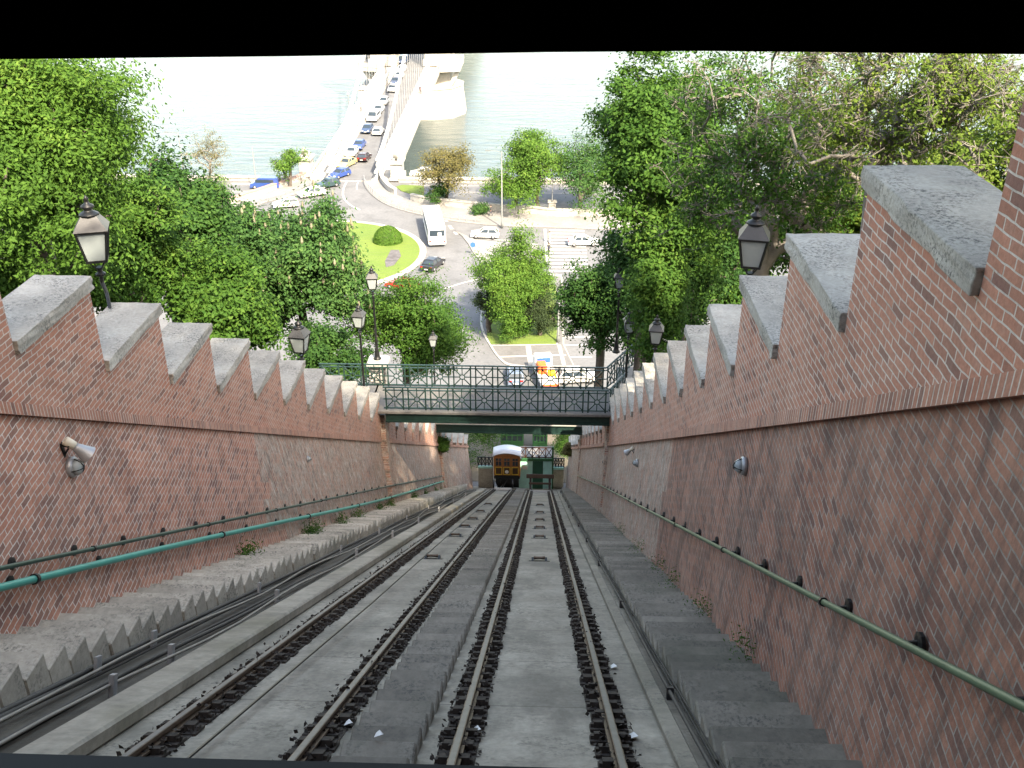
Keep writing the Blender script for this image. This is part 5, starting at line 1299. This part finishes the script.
tree_px('leafy_tree', 'leafy tree hiding the trunk of the dense right tree, behind the lamp posts', 648, 300, 37.5, 40, 58, 'mid', 18000, .24, 33, base=None, lobes=14, clumps=200, clump_r=.11, trunk_r=.12, group=TG)
# tall trees further up the slope, beside and behind the viewer, that shade the cutting
for i, (x, y, hh, r_) in enumerate(((8.4, 5.5, 12, 5.4), (7.6, -3.5, 12, 5.2), (8.4, -12.5, 12.5, 5.6), (8.0, -22, 13, 5.6))):
    make_tree('broadleaf_tree', 'tall tree on the right slope above the viewer, number %d up the hill' % (i + 1) if False else
              ['tall tree on the right slope beside the viewer', 'tall tree on the right slope just behind the viewer', 'tall tree on the right slope second behind the viewer', 'tall tree highest up the right slope behind the viewer'][i],
              (x + .6, y, hill(y)), (x, y, hill(y) + hh - .4 * r_), (r_, r_ + .3, r_ * 1.0), 'mid', 9000 if i > 0 else 36000, .62 if i > 0 else .3, seed=40 + i, lobes=20, clumps=300, clump_r=.13, group=TG)
# riverside and square
def sq_tree(name, label, px, pbase, wpx, ptop, pbot, leaf, n, L, seed, **k):
    b = G(px, pbase); c = at(px, (ptop + pbot) / 2, b.y)
    return tree_px(name, label, px, (ptop + pbot) / 2, b.y, wpx, (pbot - ptop) / 2, leaf, n, L, seed, base=(b.x, b.y, 0), **k)
sq_tree('riverside_tree', 'almost bare brownish tree on the quay at the left', 209, 190, 23, 131, 178, 'brown', 1500, .34, 51, lobes=14, clumps=110, clump_r=.10, bark='bark_pale', trunk_r=.22, group=SG)
sq_tree('riverside_tree', 'small light green tree in front of the left bridge lion', 290, 187, 18, 150, 182, 'bright', 1700, .5, 52, lobes=12, clumps=70, clump_r=.14, group=SG)
sq_tree('riverside_tree', 'brown green spring tree right of the bridge foot', 447, 203, 33, 147, 200, 'brown', 5200, .42, 53, lobes=16, clumps=170, clump_r=.12, group=SG)
sq_tree('riverside_tree', 'large domed green tree at the river, behind the parapet', 538, 208, 37, 131, 190, 'bright', 9000, .5, 54, lobes=20, clumps=170, clump_r=.13, group=SG)
sq_tree('riverside_tree', 'lower bright green tree in front of the domed riverside tree', 516, 212, 33, 166, 212, 'bright', 7000, .45, 55, lobes=14, clumps=150, clump_r=.13, group=SG)
sq_tree('riverside_tree', 'dark green tree between the domed riverside tree and the right slope', 580, 212, 40, 146, 210, 'chestnut', 7000, .48, 56, lobes=14, clumps=150, clump_r=.13, group=SG)
sq_tree('island_tree', 'light green tree with a pointed crown on the island lawn', 514, 333, 38, 238, 330, 'bright', 24000, .34, 57, lobes=18, clumps=260, clump_r=.11, group=SG)
sq_tree('evergreen_shrub', 'dark conical evergreen at the right of the island lawn tree', 540, 336, 20, 285, 336, 'conifer', 7000, .28, 58, lobes=12, clumps=120, clump_r=.12, group=SG)
sq_tree('leafy_shrub', 'round mid green shrub at the foot of the island lawn tree', 508, 339, 20, 293, 338, 'mid', 8000, .30, 59, lobes=10, clumps=120, clump_r=.13, group=SG)
sq_tree('evergreen_shrub', 'dark evergreen shrub left of the island lawn tree', 488, 333, 13, 288, 334, 'conifer', 4500, .28, 60, lobes=8, clumps=80, clump_r=.14, group=SG)
sq_tree('leafy_shrub', 'bright green shrub on the quay below the bare brownish tree', 207, 201, 24, 176, 204, 'bright', 4200, .42, 61, lobes=10, clumps=90, clump_r=.15, group=SG)
sq_tree('leafy_shrub', 'grey green shrub by the low wall right of the brown green tree', 480, 214, 10, 198, 214, 'chestnut', 1500, .36, 62, lobes=6, clumps=40, clump_r=.18, group=SG)
sq_tree('leafy_shrub', 'dark green shrub at the foot of the brown green spring tree', 436, 205, 13, 184, 205, 'dark', 1800, .4, 63, lobes=6, clumps=40, clump_r=.18, group=SG)
b = G(388, 241.5, .16); rng = np.random.default_rng(64)
tb = thing('topiary_bush', 'smooth clipped dome bush on the roundabout lawn', 'bush', (b.x, b.y, .14))
d = rng.normal(size=(9000, 3)); d[:, 2] = np.abs(d[:, 2]); d /= np.linalg.norm(d, axis=1, keepdims=True)
leaf_object('crown', d * np.array([2.1, 2.0, 2.3]) * rng.uniform(.9, 1.02, (9000, 1)), d + rng.normal(size=(9000, 3)) * .45, .2, .13, GREEN['bright'], tb, rng)
MB().lathe([(1.6, -.1), (1.85, .5), (1.6, 1.2), (.9, 1.9), (.1, 2.1)], (0, 0, 0), 16).build('branches', M['bark'], tb, True)
# bushes at the lower station and weeds
for (px, py, Y, r_, lab, lf) in ((486, 440, 76.5, 2.3, 'green bush left of the kiosks below the bridges', 'mid'), (573, 441, 75, 1.9, 'green bush at the right end of the far footbridge', 'mid'), (441, 447, 58.0, .62, 'ivy clump hanging on the left wall by the far footbridge', 'mid'), (571, 449, 66.5, .6, 'dry shrub on top of the far right wall', 'brown')):
    c = at(px, py, Y); make_tree('leafy_shrub', lab, c + Vector((0, 0, -r_)), c, (r_, r_, r_), lf, 5200, .19, seed=int(px), lobes=8, clumps=60, clump_r=.17, bushy=True, cat='bush', group='bushes by the lower station')
rng = np.random.default_rng(9)
def weeds(label, pts, spread, n, L):
    cen = np.concatenate([np.array(p) + rng.normal(size=(n, 3)) * np.array([.12, spread, .10]) + np.array([0, 0, .08]) for p in pts])
    o = leaf_object('weeds', cen, rng.normal(size=(len(cen), 3)) + np.array([0, 0, .6]), L, L * .4, GREEN['mid'], None, rng); tag(o, label, 'weeds', None, 'stuff')
weeds('small weeds growing where the left wall meets the stairs', [T(-6.62 + .1, s, .3) for s in (22.5, 28.5, 29.2, 33, 36, 41, 44, 52, 57, 62, 65, 70)], .16, 330, .075)
weeds('small weeds growing where the right wall meets the stairs', [T(2.66, s, .22) for s in (13.2, 16.5, 20, 22.5, 27, 33)], .10, 150, .05)
# scraps of paper on the track
for (X, s, lab) in ((-1.92, 10.4, 'white paper scrap beside the inner left rail'), (-1.45, 9.4, 'small white paper scrap on the middle stair strip'), (.98, 10.3, 'white paper scrap right of the right rail'), (1.02, 13.6, 'tiny white scrap farther along right of the right rail'), (-.6, 10.4, 'white scrap beside the left rail of the right track')):
    mb = MB(); h0 = BED + .02 if X > -1 else (.06 if X > -1.7 else BED + .05)
    a = .04; mb.add([T(X - a, s - .05, h0), T(X + a, s - .06, h0 + .03), T(X + a * .8, s + .06, h0), T(X, s + .02, h0 + .05), T(X - a, s + .07, h0 + .01)], [(0, 1, 3), (1, 2, 3), (2, 4, 3), (4, 0, 3)])
    tag(mb.build('paper_scrap', M['white'], None), lab, 'litter', 'paper scraps on the track')

grit = [ (X, s) for X in (-3.58, -2.12, -.735, .755) for s in np.arange(5, 70, .0085) ]
gx = np.array(grit); n = len(gx); gc = np.array([T(x, s, 0) for x, s in grit]) + np.clip(rng.normal(size=(n, 3)), -1.7, 1.7) * np.array([.12, .1, .0])
gc += np.array([0, SN, CS]) * (-.15 + np.abs(rng.normal(size=(n, 1))) * .035)
o = leaf_object('track_grit', gc, rng.normal(size=(n, 3)) * .7 + np.array([0, .5, .8]), .06, .05, M['chair'], None, rng); tag(o, 'dark grit and dirt lying along the rails', 'grit', None, 'stuff')

# ------------------------------------------------------------------ unseen station roof, added and carried forward on the right to darken the track head
us = thing('added_station_roof', 'unseen station hall roof added over the viewer to shade the track head', 'station', (0, 0, 0))
mb = MB(); mb.box((-2, -6, H + 3.1), (13, 14.4, .3)); mb.box((2.6, 4.6, H + 3.3), (7, 8, .3)); mb.build('roof', M['stone_gray'], us)  # added roof and its forward extension on the right, for shade
mb = MB(); mb.box((-2, -13, H - 1), (13, .5, 9)); mb.build('wall', M['stone_gray'], us)  # back wall of the added, unseen station hall
# ------------------------------------------------------------------ the cabin around the viewer
cb = thing('viewing_cabin', 'black upper edge of the cabin window the view is taken through', 'cabin', (0, 0, 0))
yF = .8
def fz(py): return at(512, py, yF).z
hw = 1.0
mb = MB(); zt = H + .75
L_ = [(-1.0, fz(64)), (-.42, fz(62)), (-.2, fz(57.5)), (0, fz(52)), (.12, fz(50)), (.42, fz(52)), (1.0, fz(53))]
for i in range(len(L_) - 1):
    (xa_, za), (xb_, zb) = L_[i], L_[i + 1]
    mb.hexa([(xa_, yF, za), (xb_, yF, zb), (xb_, yF + .05, zb), (xa_, yF + .05, za), (xa_, yF, zt), (xb_, yF, zt), (xb_, yF + .05, zt), (xa_, yF + .05, zt)])
mb.build('window_header', M['black'], cb)
sz = at(512, 766.5, yF + .05).z
mb = MB(); mb.box((0, yF + .025, (sz + H - 1.9) / 2), (2.0, .05, sz - H + 1.9)); mb.build('window_sill', M['black'], cb)
mb = MB(); mb.box((-.95, yF + .025, H - .5), (.1, .049, 1.2)); mb.box((.95, yF + .025, H - .5), (.1, .049, 1.2)); mb.build('window_post', M['black'], cb)
mb = MB(); mb.box((-1.03, -.1, H - .55), (.06, 1.86, 2.7)); mb.box((1.03, -.1, H - .55), (.06, 1.86, 2.7)); mb.box((0, -1.03, H - .55), (2.0, .06, 2.7)); mb.build('side_wall', M['black'], cb)
mb = MB(); mb.box((0, -.1, H + .8), (2.3, 2.1, .08)); mb.build('roof', M['black'], cb); mb = MB(); mb.box((0, -.1, H - 1.93), (2.1, 1.9, .06)); mb.build('floor', M['black'], cb)
